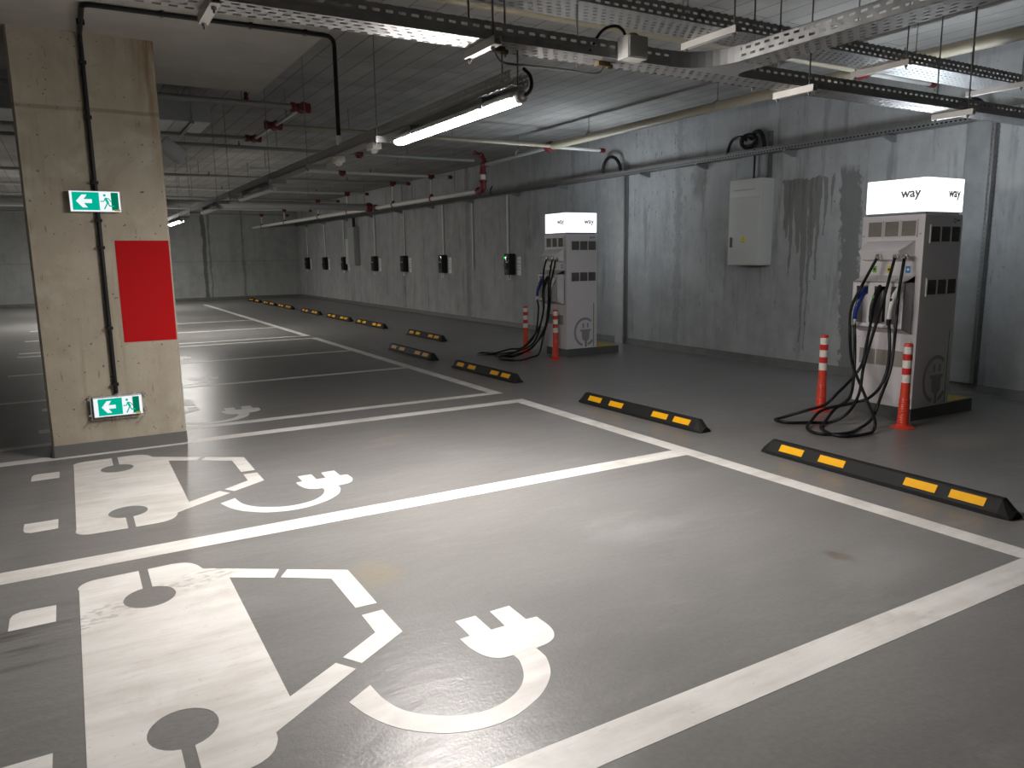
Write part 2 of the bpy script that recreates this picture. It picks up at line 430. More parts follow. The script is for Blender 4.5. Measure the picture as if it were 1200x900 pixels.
def dup(root, loc, label, group=None):
    r = root.copy(); C.objects.link(r); r.location = Vector(loc); r['label'] = label
    if group: r['group'] = group
    for ch in list(root.children):
        c = ch.copy(); C.objects.link(c); c.parent = r
        for gch in list(ch.children):
            d = gch.copy(); C.objects.link(d); d.parent = c
    return r

def ordinal(i): return ['first', 'second', 'third', 'fourth', 'fifth', 'sixth', 'seventh', 'eighth', 'ninth', 'tenth', 'eleventh', 'twelfth'][i]

# ------------------------------------------------------------------ the setting
WX, WY, CZ = 8.43, 31.9, 3.62            # right wall, back wall, ceiling
LX, FY = -16.0, -7.0
def boxm(*bs, bev=0.0):
    bm = newbm()
    for lo, hi in bs: add_box(bm, lo, hi, bev)
    return bm
struct('floor', boxm(((LX, FY, -.2), (WX, WY, 0))), M['floor'])
struct('ceiling', boxm(((LX, FY, CZ), (WX, WY, CZ+.25))), M['ceiling'])
struct('wall_right', boxm(((WX, FY, -.2), (WX+.3, WY+.3, CZ+.25))), M['wall_right'])
struct('wall_back', boxm(((LX, WY, -.2), (WX, WY+.3, CZ+.25))), M['wall_back'])
struct('wall_left', boxm(((LX-.3, FY, -.2), (LX, WY+.3, CZ+.25))), M['wall_back'])
struct('wall_front', boxm(((LX, FY-.3, -.2), (WX+.3, FY, CZ+.25))), M['wall_back'])
struct('trim_1', boxm(((-1.4, 5.45, 3.27), (1.93, 8.5, CZ+.02)), bev=.01), M['drop'])       # thickened slab over the column
def cove(axis):
    bm = newbm(); prof = [(0, 0), (.06, 0), (.035, .02), (.018, .10), (0, .105)]
    if axis == 'r': add_prism(bm, prof, lambda a, b, c: (WX-a, c, b), (FY, WY))
    else: add_prism(bm, prof, lambda a, b, c: (c, WY-a, b), (LX, WX-.07))
    return bm
struct('baseboard_right', cove('r'), M['cove']); struct('baseboard_back', cove('b'), M['cove'])

# column
CY = 6.92
col = thing('concrete_column', 'raw beige concrete column with a red painted patch and two exit signs', 'column', (.27, 7.2, 0))
bm = newbm()
c = .018; x0, x1, y0, y1 = -.23, .77, CY, 7.5
add_prism(bm, [(x0+c, y0), (x1-c, y0), (x1, y0+c), (x1, y1-c), (x1-c, y1), (x0+c, y1), (x0, y1-c), (x0, y0+c)], FLAT, (.1, 3.275))
part('shaft', bm, M['column'], col, smooth=False)
bm = newbm(); e = .004
add_prism(bm, [(x0+c-e, y0-e), (x1-c+e, y0-e), (x1+e, y0+c-e), (x1+e, y1-c+e), (x1-c+e, y1+e), (x0+c-e, y1+e), (x0-e, y1-c+e), (x0-e, y0+c-e)], FLAT, (0, .1))
part('skirting_band', bm, M['grey_paint'], col, 'grey painted band round the foot of the column', smooth=False)
part('painted_patch', boxm(((.36, CY-.003, .895), (.757, CY+.004, 1.715))), M['red_paint'], col, 'red painted rectangle on the column')

# ------------------------------------------------------------------ floor markings
PT = (-.001, .0012)
def line_thing(x0, y0, x1, y1, label):
    bm = newbm(); add_prism(bm, rect(x0, y0, x1, y1), FLAT, PT)
    return solo('parking_line', bm, M['paint'], ((x0+x1)/2, (y0+y1)/2, 0), label, 'floor line', smooth=False)
XL = -.83
line_thing(XL, 1.68, 4.055, 1.845, 'nearest broad white bay line, running up to the lower right corner')
line_thing(XL, 4.265, 4.055, 4.435, 'white bay line between the two near charging bays with car symbols')
line_thing(XL, 6.86, 4.055, 7.0, 'white bay line passing in front of the foot of the concrete column')
line_thing(4.06, 1.68, 4.2, 7.0, 'white front line across the two near bays, before the two nearest wheel stops')
line_thing(XL, 7.43, 4.06, 7.55, 'white bay line just beyond the column, parallel to the one in front of it')
names = ['beyond the paled car symbol', 'one bay further', 'two bays further, just before the narrow gap']
for i, y in enumerate((10.0, 12.45)):
    line_thing(XL, y-.055, 4.06, y+.055, ['thin dim white bay line on the far side of the bay behind the column', 'thin dim white bay line two bays behind the column'][i])
line_thing(XL, 14.82, 4.06, 14.94, 'nearer of the close pair of bay lines far behind the column')
line_thing(4.07, 7.43, 4.2, 14.94, 'white front line of the middle bays, before the left dim wheel stop')
line_thing(XL, 15.38, 4.06, 15.5, 'farther of the close pair of bay lines far behind the column')
line_thing(XL, 17.75, 4.06, 17.87, 'bright bay line crossing the lamp reflection near the back wall')
line_thing(XL, 20.35, 4.06, 20.47, 'faint bay line next after the bright one near the back wall')
line_thing(4.07, 15.38, 4.2, 28.7, 'white front line of the farthest bays, ending near the back wall')

def symbol(y, label):
    """white electric-car pictogram; a = metres from the near end, b = metres off the symbol axis"""
    s = thing('charging_bay_symbol', label, 'floor marking', (0, y, 0))
    P = lambda a, b, c_: (a, y+b, c_)
    rw, sl = .112, .021
    def wheel(cy, up):                                     # keyhole of a wheel with its axle slot, walked along the outline
        sgn = 1 if up else -1
        th = math.degrees(math.asin(sl/rw))
        return arc(.195, cy, rw, (90+th) if up else (270+th), (90-th+360) if up else (270-th+360), 26, rw*1.06)
    def soft(L): return [(p.x, p.y) for p in smooth_path([(a, b, 0) for a, b in L], 5)]
    body = [(-.09, -.80), (-.09, .82)] + arc(-.01, .84, .085, 180, 95, 6)
    body += [(.195-sl, .93)] + wheel(.57, True) + [(.195+sl, .93)]
    body += soft([(.33, .935), (.395, .915), (.437, .86), (.458, .79)]) + [(.79, .572), (.745, .478), (.555, .60), (.55, -.60), (.761, -.462), (.814, -.545)] + soft([(.458, -.785), (.452, -.83), (.425, -.885), (.38, -.918), (.32, -.93)])
    body += [(.195+sl, -.93)] + wheel(-.60, False) + [(.195-sl, -.93)] + arc(-.01, -.84, .085, 265, 180, 6)
    bm = newbm(); add_prism(bm, body, P, PT); part('car_body_marking', bm, M['paint'], s, smooth=False)
    bm = newbm(); add_prism(bm, [(.773, .466), (.825, .547), (1.084, .376), (1.08, -.054), (.98, -.052), (.982, .316)], P, PT); part('bonnet_marking', bm, M['paint'], s, smooth=False)
    bm = newbm(); add_prism(bm, [(.981, -.132), (1.078, -.132), (1.078, -.364), (.847, -.517), (.797, -.437), (.978, -.312)], P, PT); part('bonnet_marking', bm, M['paint'], s, smooth=False)
    off = 3.16
    out = [(.72, 2.414), (.754, 2.295), (.814, 2.184), (.90, 2.101), (.965, 2.062), (1.057, 2.034), (1.16, 2.034), (1.25, 2.062), (1.34, 2.11), (1.428, 2.195), (1.475, 2.29), (1.483, 2.34), (1.483, 2.39)]
    inn = [(1.379, 2.39), (1.376, 2.332), (1.335, 2.236), (1.265, 2.163), (1.161, 2.122), (1.061, 2.126), (.957, 2.178), (.875, 2.259), (.835, 2.36), (.822, 2.48)]
    def soft(L): return [(p.x, p.y) for p in smooth_path([(a, b, 0) for a, b in L], 5)]
    out = soft(out); inn = soft(inn)
    bm = newbm(); add_prism(bm, [(a, b-off) for a, b in out+inn], P, PT)
    cab = part('cord_marking', bm, M['paint'], s, smooth=False)
    plug = soft([(1.38, 2.385), (1.32, 2.395), (1.28, 2.44), (1.259, 2.52), (1.256, 2.61)]) + [(1.302, 2.612), (1.306, 2.758), (1.404, 2.758), (1.402, 2.611), (1.469, 2.611), (1.478, 2.76), (1.577, 2.763), (1.575, 2.614)] + soft([(1.627, 2.61), (1.627, 2.50), (1.60, 2.43), (1.55, 2.395), (1.482, 2.385)])
    bm = newbm(); add_prism(bm, [(a, b-off) for a, b in plug], P, PT); part('plug_marking', bm, M['paint'], s, smooth=False)
    for sg in (1, -1):
        bm = newbm(); add_prism(bm, [(-.359, sg*.52), (-.183, sg*.52), (-.183, sg*.705), (-.32, sg*.712), (-.35, sg*.69), (-.359, sg*.65)], P, PT)
        part('tail_marking', bm, M['paint'], s, smooth=False)
    return s
sym = symbol(3.16, 'nearest large white electric car and plug symbol painted on the floor')
dup(sym, (0, 5.745, 0), 'white electric car and plug symbol in the second bay, before the concrete column')
dup(sym, (0, 8.72, 0), 'dim plug and car symbol just behind the concrete column, mostly hidden by it')
dup(sym, (0, 11.25, 0), 'car symbol two bays behind the column, only its tail dashes and front edge showing')
dup(sym, (0, 13.75, 0), 'car symbol three bays behind the column, only its bright tail dashes showing')

# ------------------------------------------------------------------ wheel stops
def wheel_stop(x, y0, y1, label, pale=False, skew=0.0):
    L = y1-y0; yc = (y0+y1)/2
    s = thing('wheel_stop', label, 'wheel stop', (x, yc, 0), 'black and yellow wheel stops')
    w, h, t, e = .155, .108, .055, .075
    bm = newbm()
    def ring(yy, k, hh):
        return [Vector((x-w/2*k, yy, 0)), Vector((x-w/2*k, yy, .028*min(1, hh/h))), Vector((x-t/2*k, yy, hh*.94)), Vector((x-t/2*k+.012, yy, hh)), Vector((x+t/2*k-.012, yy, hh)), Vector((x+t/2*k, yy, hh*.94)), Vector((x+w/2*k, yy, .028*min(1, hh/h))), Vector((x+w/2*k, yy, 0))]
    add_rings(bm, [ring(y0, .72, .04), ring(y0+.012, .86, .048), ring(y0+e, 1, h), ring(y1-e, 1, h), ring(y1-.012, .86, .048), ring(y1, .72, .04)])
    part('body', bm, M['rubber'], s, smooth=False)
    nx = (w-t)/2; nz = h*.94-.028; ln = math.hypot(nx, nz); n = Vector((-nz/ln, 0, nx/ln))
    def slope(a, b, c_):                                   # a along y, b up the slope 0..1
        p = Vector((x-w/2+nx*b, a, .028+nz*b)) + n*c_; return p
    for (ca, sl) in ((-.36*L, 0), (-.20*L, 0), (.155*L, 0), (.345*L, 0)):
        bm = newbm(); hw = .057*L
        add_prism(bm, [(yc+ca-hw, .22), (yc+ca+hw, .22), (yc+ca+hw, .84), (yc+ca-hw, .84)], slope, (-.003, .004))
        part('reflector', bm, M['yellow_pale' if pale else 'yellow'], s, 'faded yellow reflector' if pale else 'yellow reflector', smooth=False)
    s.rotation_euler.z = skew
    return s
wheel_stop(4.66, 2.155, 4.03, 'nearest black rubber wheel stop with four yellow reflectors, at the right', skew=-.018)
wheel_stop(4.70, 4.73, 6.53, 'second nearest black wheel stop, left of the nearest, beside the charger cables', skew=.02)
wheel_stop(4.70, 7.93, 9.66, 'black wheel stop lying in front of the far charger', skew=.02)
wheel_stop(4.72, 10.42, 12.25, 'dim black wheel stop with faded pale yellow reflectors', True)
wheel_stop(5.96, 12.72, 14.42, 'black wheel stop set back toward the wall, left of the far charger cables')
for i, (y0, y1) in enumerate(((15.75, 17.8), (18.1, 20.2), (20.75, 22.75), (23.7, 25.65), (25.95, 27.75), (28.25, 30.2))):
    wheel_stop(6.0, y0+.1, y1-.05, ['far wheel stop below the fourth wallbox from the back, nearest of the far row', 'second wheel stop of the far row, counted from the near end', 'third wheel stop of the far row, counted from the near end',
        'third wheel stop from the back wall', 'second wheel stop from the back wall', 'last tiny wheel stop, closest to the back wall'][i])

# ------------------------------------------------------------------ delineator posts
def post(x, y, label):
    p = thing('delineator_post', label, 'bollard', (x, y, 0), 'orange and white flexible posts')
    bm = newbm(); add_lathe(bm, [(.10, 0), (.10, .006), (.085, .014), (.055, .022), (.047, .034)], (x, y, 0), seg=24)
    part('base_flange', bm, M['orange'], p)
    prof = [(.046, .03)]
    for k in range(11): prof += [(.046-.0005*k, .04+.02*k), (.0495-.0005*k, .046+.02*k), (.0495-.0005*k, .052+.02*k), (.046-.0005*k, .058+.02*k)]
    prof += [(.039, .27), (.037, .45), (.037, .735), (.033, .752), (.0, .757)]
    bm = newbm(); add_lathe(bm, prof, (x, y, 0), seg=24); part('post', bm, M['orange'], p)
    for z0, z1, m in ((.405, .478, 'white_band'), (.478, .535, 'red_band'), (.535, .605, 'white_band'), (.605, .66, 'red_band'), (.66, .725, 'white_band')):
        bm = newbm(); add_lathe(bm, [(.0365, z0), (.0382, z0+.002), (.0382, z1-.002), (.0365, z1)], (x, y, 0), seg=24)
        part('reflective_band', bm, M[m], p, 'white reflective band' if m == 'white_band' else 'red reflective band')
    return p
pst = post(6.34, 4.81, 'orange post with white bands left of the near charger, behind its cables')
dup(pst, (6.303, 3.925, 0), 'orange post with white bands at the front right corner of the near charger')
dup(pst, (6.348, 10.45, 0), 'orange post with white bands behind the cables of the far charger')
dup(pst, (6.286, 9.48, 0), 'orange post with white bands at the front corner of the far charger')

# ------------------------------------------------------------------ chargers
def charger(y0, label, cables):
    """fast charging station; front faces -x at x = 6.55, near side faces -y at y = y0"""
    F, B, W = 6.55, 7.125, .61
    y1 = y0+W
    c = thing('charging_station', label, 'EV charger', ((F+B)/2, (y0+y1)/2, 0), 'white fast charging stations')
    Yv = lambda v: y0 + (v-4.01)                              # features measured on the near charger
    bm = newbm(); add_box(bm, (F+.02, y0+.015, 0), (B+.45, y1-.02, .115))
    part('plinth', bm, M['charger_dark'], c, 'dark grey plinth')
    part('cable_cover', boxm(((B+.01, y0+.02, .115), (B+.42, y1-.03, .122))), M['yellow_cover'], c, 'yellow cover plate behind the charger')
    body = part('body', boxm(((F, y0, .12), (B, y1, 1.868)), bev=.006), M['charger'], c)
    # lit header
    part('header_base', boxm(((F+.02, y0+.02, 1.866), (B-.03, y1-.03, 1.892))), M['charger_dark'], c)
    lb = part('light_box', boxm(((F-.004, y0+.004, 1.892), (B-.01, y1-.028, 2.185)), bev=.008), M['lightbox'], c, 'glowing white light box')
    part('fill_strip', boxm(((B-.0105, y0+.25, 1.92), (B-.006, y1-.055, 2.16))), M['boxfill'], lb, 'added glowing strip on the back of the light box, brightening the wall')  # glowing strips added to the header to brighten wall and ceiling
    part('fill_strip', boxm(((F+.05, y1-.0285, 1.92), (B-.05, y1-.024, 2.16))), M['boxfill'], lb, 'added glowing strip on the far side of the light box, brightening the wall')
    part('fill_strip', boxm(((F+.06, y0+.06, 2.183), (B-.07, y1-.09, 2.188))), M['boxfill'], lb, 'added glowing strip on top of the light box, brightening the ceiling')
    ztext = 2.022
    bm = newbm(); add_text(bm, 'way', .105, lambda a, b, d: (F-.005-d, Yv(4.255)-a, ztext+b), width=.19); part('lettering', bm, M['ink'], lb, 'grey word way on the front')
    bm = newbm(); add_text(bm, 'way', .105, lambda a, b, d: (F+.325+a, y0+.003-d, ztext+b), width=.185); part('lettering', bm, M['ink'], lb, 'grey word way on the side')
    # front air filters
    def filter_front(a0, b0, a1, b1, mat='vent_grey'):
        bm = newbm(); fw = .012
        for q in ((a0, b0, a0+fw, b1), (a1-fw, b0, a1, b1), (a0+fw, b0, a1-fw, b0+fw), (a0+fw, b1-fw, a1-fw, b1)):
            add_box(bm, (F-.014, q[0], q[1]), (F+.004, q[2], q[3]))
        v = part('air_filter', bm, M['charger'], body)
        bm = newbm(); n = int((b1-b0-.024)/.012)
        add_box(bm, (F-.002, a0+fw, b0+fw), (F+.003, a1-fw, b1-fw))
        for i in range(n):
            z = b0+fw+.012*i
            add_prism(bm, [(0, 0), (-.009, -.002), (-.009, .003), (0, .006)], lambda a, b, d, z=z: (F-.002+a, d, z+.004+b), (a0+fw, a1-fw))
        part('louvres', bm, M[mat], c, 'grey louvres of an air filter')
    for a in (4.40, 4.235, 4.072): filter_front(Yv(a), 1.67, Yv(a+.158), 1.826)
    bm = newbm(); add_box(bm, (F-.006, Yv(4.405), .495), (F+.004, Yv(4.565), .64)); part('service_window', bm, M['vent_grey'], c, 'beige grille low on the front')
    bm = newbm(); add_box(bm, (F-.006, Yv(4.10), .495), (F+.004, Yv(4.39), .64)); part('service_window', bm, M['vent_grey'], c, 'beige grille low on the front')
    # side air filters: one frame with three louvred cells each
    def filter_side(b0, b1):
        a0, a1 = F+.075, F+.555; fw = .014
        bm = newbm(); add_box(bm, (a0, y0-.012, b0), (a1, y0+.004, b0+fw)); add_box(bm, (a0, y0-.012, b1-fw), (a1, y0+.004, b1))
        cell = (a1-a0-fw)/3
        for k in range(4): add_box(bm, (a0+cell*k, y0-.012, b0+fw), (a0+cell*k+fw, y0+.004, b1-fw))
        v = part('air_filter', bm, M['charger'], body)
        for k in range(3):
            bm = newbm(); add_box(bm, (a0+cell*k+fw, y0-.001, b0+fw), (a0+cell*(k+1), y0+.003, b1-fw))
            for i in range(int((b1-b0-2*fw)/.012)):
                z = b0+fw+.012*i
                add_prism(bm, [(0, 0), (-.008, -.002), (-.008, .003), (0, .006)], lambda a, b, d, z=z: (d, y0-.001+a, z+.004+b), (a0+cell*k+fw, a0+cell*(k+1)))
            part('louvres', bm, M['vent_dark'], c, 'dark louvres of a side air filter')
    filter_side(1.615, 1.775); filter_side(1.145, 1.305)
    # cable hood: sloping top, upright lip, sides tapering back
    ya, yb = Yv(4.085), Yv(4.555)
    bm = newbm()
    vs = [bm.verts.new(p) for p in ((F+.002, ya, 1.645), (F+.002, yb, 1.645), (F+.002, yb, 1.46), (F+.002, ya, 1.46),
                                    (F-.13, ya+.075, 1.552), (F-.13, yb-.0, 1.552), (F-.10, yb-.02, 1.475), (F-.10, ya+.07, 1.475))]
    for f in ((0, 4, 5, 1), (4, 7, 6, 5), (7, 3, 2, 6), (0, 3, 7, 4), (1, 5, 6, 2), (0, 1, 2, 3)): bm.faces.new([vs[i] for i in f])
    hood = part('cable_hood', bm, M['charger'], c, smooth=False)
    for a in (4.348, 4.179, 4.09):
        bm = newbm(); add_lathe(bm, [(.018, 0), (.02, .01), (.02, .018), (.026, .02), (.026, .04), (.017, .042), (.017, .06)], (F-.098, Yv(a), 1.505), (-1, 0, -.15), 14)
        part('cable_gland', bm, M['chrome'], c, 'nickel cable gland')
    # holster block with three recesses for the plugs
    ya, yb = Yv(4.065), Yv(4.575); z0, z1, xf = .855, 1.275, F-.15
    bm = newbm()
    edges_y = [ya, Yv(4.07)+.012, Yv(4.187), Yv(4.232), Yv(4.352), Yv(4.415), Yv(4.535), yb]
    edges_z = [z0, .895, 1.235, z1]
    for i in range(7):                                       # front face as a grid with openings
        for j in range(3):
            if j == 1 and i in (1, 3, 5): continue
            add_box(bm, (xf, edges_y[i], edges_z[j]), (xf+.012, edges_y[i+1], edges_z[j+1]))
    def wedge(yA, yB, zA, zB):
        add_prism(bm, [(xf, z1), (F+.002, z1+.055), (F+.002, zB), (F+.002, zA), (xf, z0), (xf, z0+.006), (F-.01, zA+.01), (F-.01, zB), (xf, z1-.006)], lambda a, b, d: (a, d, b), (yA, yB))
    wedge(ya, yb, .80, 1.27)
    for yy in (ya, edges_y[2]+.01, edges_y[4]+.02, yb-.008):
        add_prism(bm, [(xf+.002, z0+.002), (xf+.002, z1-.001), (F, z1+.054), (F, .802)], lambda a, b, d, yy=yy: (a, yy+d, b), (0, .008))
    bmesh.ops.remove_doubles(bm, verts=bm.verts, dist=1e-5)
    hol = part('plug_holster', bm, M['charger'], c, smooth=False)
    bm = newbm(); add_box(bm, (F-.02, Yv(4.236), .90), (F-.008, Yv(4.348), 1.232)); part('holster_lining', bm, M['black_plastic'], hol, 'black lining of the middle holster')
    # connectors
    def connector(y, z, mat, name, lean, lab):
        """pistol grip plug hung nose-in"""
        bm = newbm(); x = F-.185
        pts = [(x-.045, y+lean*1.0, z-.10), (x-.04, y+lean*.8, z-.02), (x-.015, y+lean*.2, z+.07), (x+.02, y, z+.13), (x+.07, y, z+.16), (x+.13, y, z+.165)]
        P = smooth_path(pts, 5); rads = [.02, .022, .024, .026, .03, .034]
        rings = []
        for i, p in enumerate(P):
            t = (P[min(i+1, len(P)-1)]-P[max(i-1, 0)]).normalized(); u = Vector((0, 1, 0)); v = t.cross(u).normalized(); u = v.cross(t)
            f = i/(len(P)-1)*5; k = min(4, int(f)); r = rads[k]+(rads[k+1]-rads[k])*(f-k)
            rings.append([p+u*math.cos(2*PI*j/14)*r*.9+v*math.sin(2*PI*j/14)*r*1.15 for j in range(14)])
        add_rings(bm, rings); o = part(name, bm, mat, c, lab)
        bm = newbm(); add_lathe(bm, [(.019, 0), (.021, .012), (.016, .05), (.013, .06)], pts[0], Vector(pts[0])-Vector(pts[1]), 12); part('strain_relief', bm, M['white_plastic' if mat is M['blue'] else 'black_plastic'], o)
        bm = newbm(); add_box(bm, (x-.047, y+lean*.5-.011, z+.055), (x-.012, y+lean*.5+.011, z+.085), .006); part('release_button', bm, M['yellow_tag' if mat is M['blue'] else 'green_tag' if mat is M['black_plastic'] else 'black_plastic'], o)
        return Vector(pts[0])
    connector(Yv(4.462), 1.03, M['blue'], 'charging_plug', .02, 'blue charging plug')
    connector(Yv(4.30), 1.07, M['black_plastic'], 'charging_plug', .015, 'black charging plug')
    connector(Yv(4.125), 1.05, M['white_plastic'], 'charging_plug', .012, 'white charging plug')
    for pts in cables:
        bm = newbm(); add_tube(bm, pts, .0135, 9, 7, .0145); part('charging_cable', bm, M['cable'], c, 'thick black charging cable')
    # stickers beside the glands
    for a, m in ((4.445, 'green_tag'), (4.30, 'yellow_tag'), (4.115, 'blue_tag')):
        bm = newbm(); add_box(bm, (F-.002, Yv(a), 1.355), (F+.002, Yv(a)+.042, 1.415)); st = part('sticker', bm, M[m], c, m.split('_')[0]+' sticker')
        bm = newbm(); add_prism(bm, arc(Yv(a)+.021, 1.385, .012, 0, 360, 12)[:-1], FRONT(F-.003), (-.0005, .001)); part('plug_icon', bm, M['print_black' if m != 'blue_tag' else 'white_plastic'], st)
    # plug emblem, stripe and small mark on the side
    bm = newbm(); S_ = SIDE(y0); cx, cz = F+.345, .372
    ring_o = arc(cx, cz, .205, 52, 257, 30, .225); ring_i = arc(cx, cz, .17, 257, 52, 30, .188)
    add_prism(bm, ring_o+ring_i, S_, (-.0015, .001))
    ro = arc(cx, cz, .205, 288, 322, 6, .225); ri = arc(cx, cz, .17, 322, 288, 6, .188); add_prism(bm, ro+ri, S_, (-.0015, .001))
    add_prism(bm, rect(cx-.045, cz+.065, cx-.015, cz+.135), S_, (-.0015, .001)); add_prism(bm, rect(cx+.04, cz+.065, cx+.07, cz+.135), S_, (-.0015, .001))
    add_prism(bm, [(cx-.085, cz+.04), (cx+.115, cz+.04), (cx+.115, cz+.01), (cx+.09, cz+.01), (cx+.085, cz-.07)] + arc(cx+.035, cz-.09, .05, -10, -60, 4) + [(cx+.04, cz-.14), (cx+.04, cz-.235), (cx-.0, cz-.235), (cx-.0, cz-.14)] + arc(cx, cz-.09, .05, 240, 190, 4) + [(cx-.055, cz-.07), (cx-.06, cz+.01), (cx-.085, cz+.01)], S_, (-.0015, .001))
    part('plug_emblem', bm, M['logo_grey'], c, 'grey plug emblem printed on the side', smooth=False)
    bm = newbm(); add_prism(bm, rect(F+.505, .14, F+.52, .815), S_, (-.0015, .001)); part('stripe', bm, M['green'], c, 'thin green stripe on the side')
    bm = newbm(); ro = arc(F+.455, 1.815, .02, 30, 330, 14); ri = arc(F+.455, 1.815, .013, 330, 30, 14); add_prism(bm, ro+ri, S_, (-.0012, .001))
    add_prism(bm, rect(F+.475, 1.812, F+.53, 1.822), S_, (-.0012, .001)); part('maker_mark', bm, M['print_black'], c, 'small dark mark in the upper corner', smooth=False)
    for (a, b) in ((4.60, 1.69), (4.045, 1.70), (4.585, .745), (4.055, .735)):
        bm = newbm(); add_lathe(bm, [(.005, 0), (.005, .003), (.003, .004)], (F-.0, Yv(a), b), (-1, 0, 0), 8); part('screw', bm, M['chrome'], body)
    return c
B1 = [(6.41, 4.348, 1.503), (6.33, 4.434, 1.238), (6.27, 4.487, 1.025), (6.25, 4.467, .75), (6.23, 4.421, .556), (6.2, 4.352, .447), (6.1, 4.188, .298), (5.95, 3.968, .12), (5.9, 3.93, .03), (5.771, 3.897, .02), (5.56, 3.925, .02), (5.495, 4.042, .02), (5.634, 4.261, .02), (5.82, 4.36, .03), (6.0, 4.40, .12), (6.12, 4.337, .233), (6.22, 4.379, .442), (6.28, 4.431, .687), (6.318, 4.475, .87), (6.320, 4.482, .93)]
B2 = [(6.41, 4.179, 1.507), (6.3, 4.179, 1.17), (6.25, 4.243, .785), (6.2, 4.274, .512), (6.1, 4.231, .291), (5.97, 4.23, .133), (5.88, 4.33, .03), (5.732, 4.446, .02), (5.555, 4.564, .02), (5.56, 4.70, .02), (5.66, 4.70, .03), (5.8, 4.552, .105), (5.95, 4.467, .159), (6.05, 4.413, .269), (6.18, 4.382, .381), (6.25, 4.327, .525), (6.3, 4.331, .695), (6.318, 4.312, .91), (6.320, 4.315, .97)]
B3 = [(6.41, 4.09, 1.499), (6.33, 4.069, 1.173), (6.28, 4.041, .913), (6.22, 4.022, .54), (6.1, 4.02, .284), (6.0, 4.021, .104), (5.881, 4.056, .02), (5.611, 4.003, .02), (5.432, 4.121, .02), (5.508, 4.304, .02), (5.70, 4.41, .05), (5.85, 4.407, .132), (6.05, 4.249, .199), (6.12, 4.132, .265), (6.22, 4.085, .402), (6.28, 4.084, .628), (6.318, 4.130, .89), (6.320, 4.137, .95)]
D = 5.56
A1 = [(6.41, 4.348+D, 1.503), (6.33, 9.87, 1.301), (6.28, 9.80, 1.071), (6.22, 9.704, .74), (6.1, 9.664, .464), (5.9, 9.68, .244), (5.75, 9.80, .11), (5.7, 10.2, .02), (5.76, 10.55, .02), (5.70, 10.72, .02), (5.55, 10.60, .02), (5.56, 10.2, .06), (5.7, 9.85, .16), (5.85, 9.706, .19), (6.1, 9.763, .365), (6.25, 9.898, .728), (6.315, 10.03, .86), (6.320, 4.482+D, .93)]
A2 = [(6.41, 4.179+D, 1.507), (6.3, 9.681, 1.163), (6.22, 9.585, .747), (6.1, 9.50, .477), (5.9, 9.518, .207), (5.78, 9.75, .09), (5.80, 10.2, .02), (5.84, 10.5, .02), (5.72, 10.62, .02), (5.62, 10.35, .03), (5.62, 9.95, .09), (5.75, 9.64, .154), (6.0, 9.604, .294), (6.25, 9.776, .67), (6.315, 9.868, .90), (6.320, 4.315+D, .97)]
A3 = [(6.41, 4.09+D, 1.499), (6.35, 9.63, 1.304), (6.3, 9.634, 1.113), (6.24, 9.569, .747), (6.1, 9.52, .416), (5.95, 9.66, .173), (5.85, 9.95, .03), (5.75, 10.15, .02), (5.602, 10.033, .02), (5.536, 9.784, .02), (5.70, 9.58, .02), (5.92, 9.58, .05), (6.05, 9.57, .098), (6.13, 9.57, .361), (6.24, 9.60, .632), (6.315, 9.685, .89), (6.320, 4.137+D, .95)]
charger(4.01, 'near white charging station at the right with lit header and three cables', (B1, B2, B3))
charger(4.01+D, 'far white charging station in the middle of the right wall with lit header', (A1, A2, A3))

# ------------------------------------------------------------------ electrical cabinet on the right wall
cb = thing('electrical_cabinet', 'light grey wall cabinet with a yellow warning sticker, between the two chargers', 'cabinet', (8.3, 7.63, 1.38))
XF = 8.17
part('housing', boxm(((XF+.012, 7.325, 1.383), (WX, 7.885, 2.55)), bev=.006), M['cabinet'], cb)
dr = part('door', boxm(((XF, 7.335, 1.395), (XF+.014, 7.875, 2.30)), bev=.004), M['cabinet'], cb)
up = part('upper_panel', boxm(((XF, 7.335, 2.315), (XF+.014, 7.875, 2.542)), bev=.004), M['cabinet'], cb)
part('louvre_slot', boxm(((XF-.004, 7.42, 2.40), (XF+.002, 7.80, 2.415))), M['cabinet_grey'], up)
part('handle', boxm(((XF-.016, 7.80, 1.63), (XF+.002, 7.835, 1.77)), bev=.006), M['charger_dark'], dr, 'dark recessed handle')
bm = newbm(); add_prism(bm, [(7.555, 1.70), (7.645, 1.70), (7.645, 1.74), (7.60, 1.795), (7.555, 1.74)], FRONT(XF), (-.002, .001)); w = part('warning_sticker', bm, M['yellow_tag'], dr, 'yellow warning sticker', smooth=False)
bm = newbm(); add_prism(bm, [(7.607, 1.768), (7.592, 1.738), (7.601, 1.738), (7.596, 1.715), (7.61, 1.746), (7.601, 1.746)], FRONT(XF), (-.003, 0)); add_box(bm, (XF-.003, 7.563, 1.704), (XF, 7.637, 1.708)); part('lightning_symbol', bm, M['print_black'], dr, smooth=False)

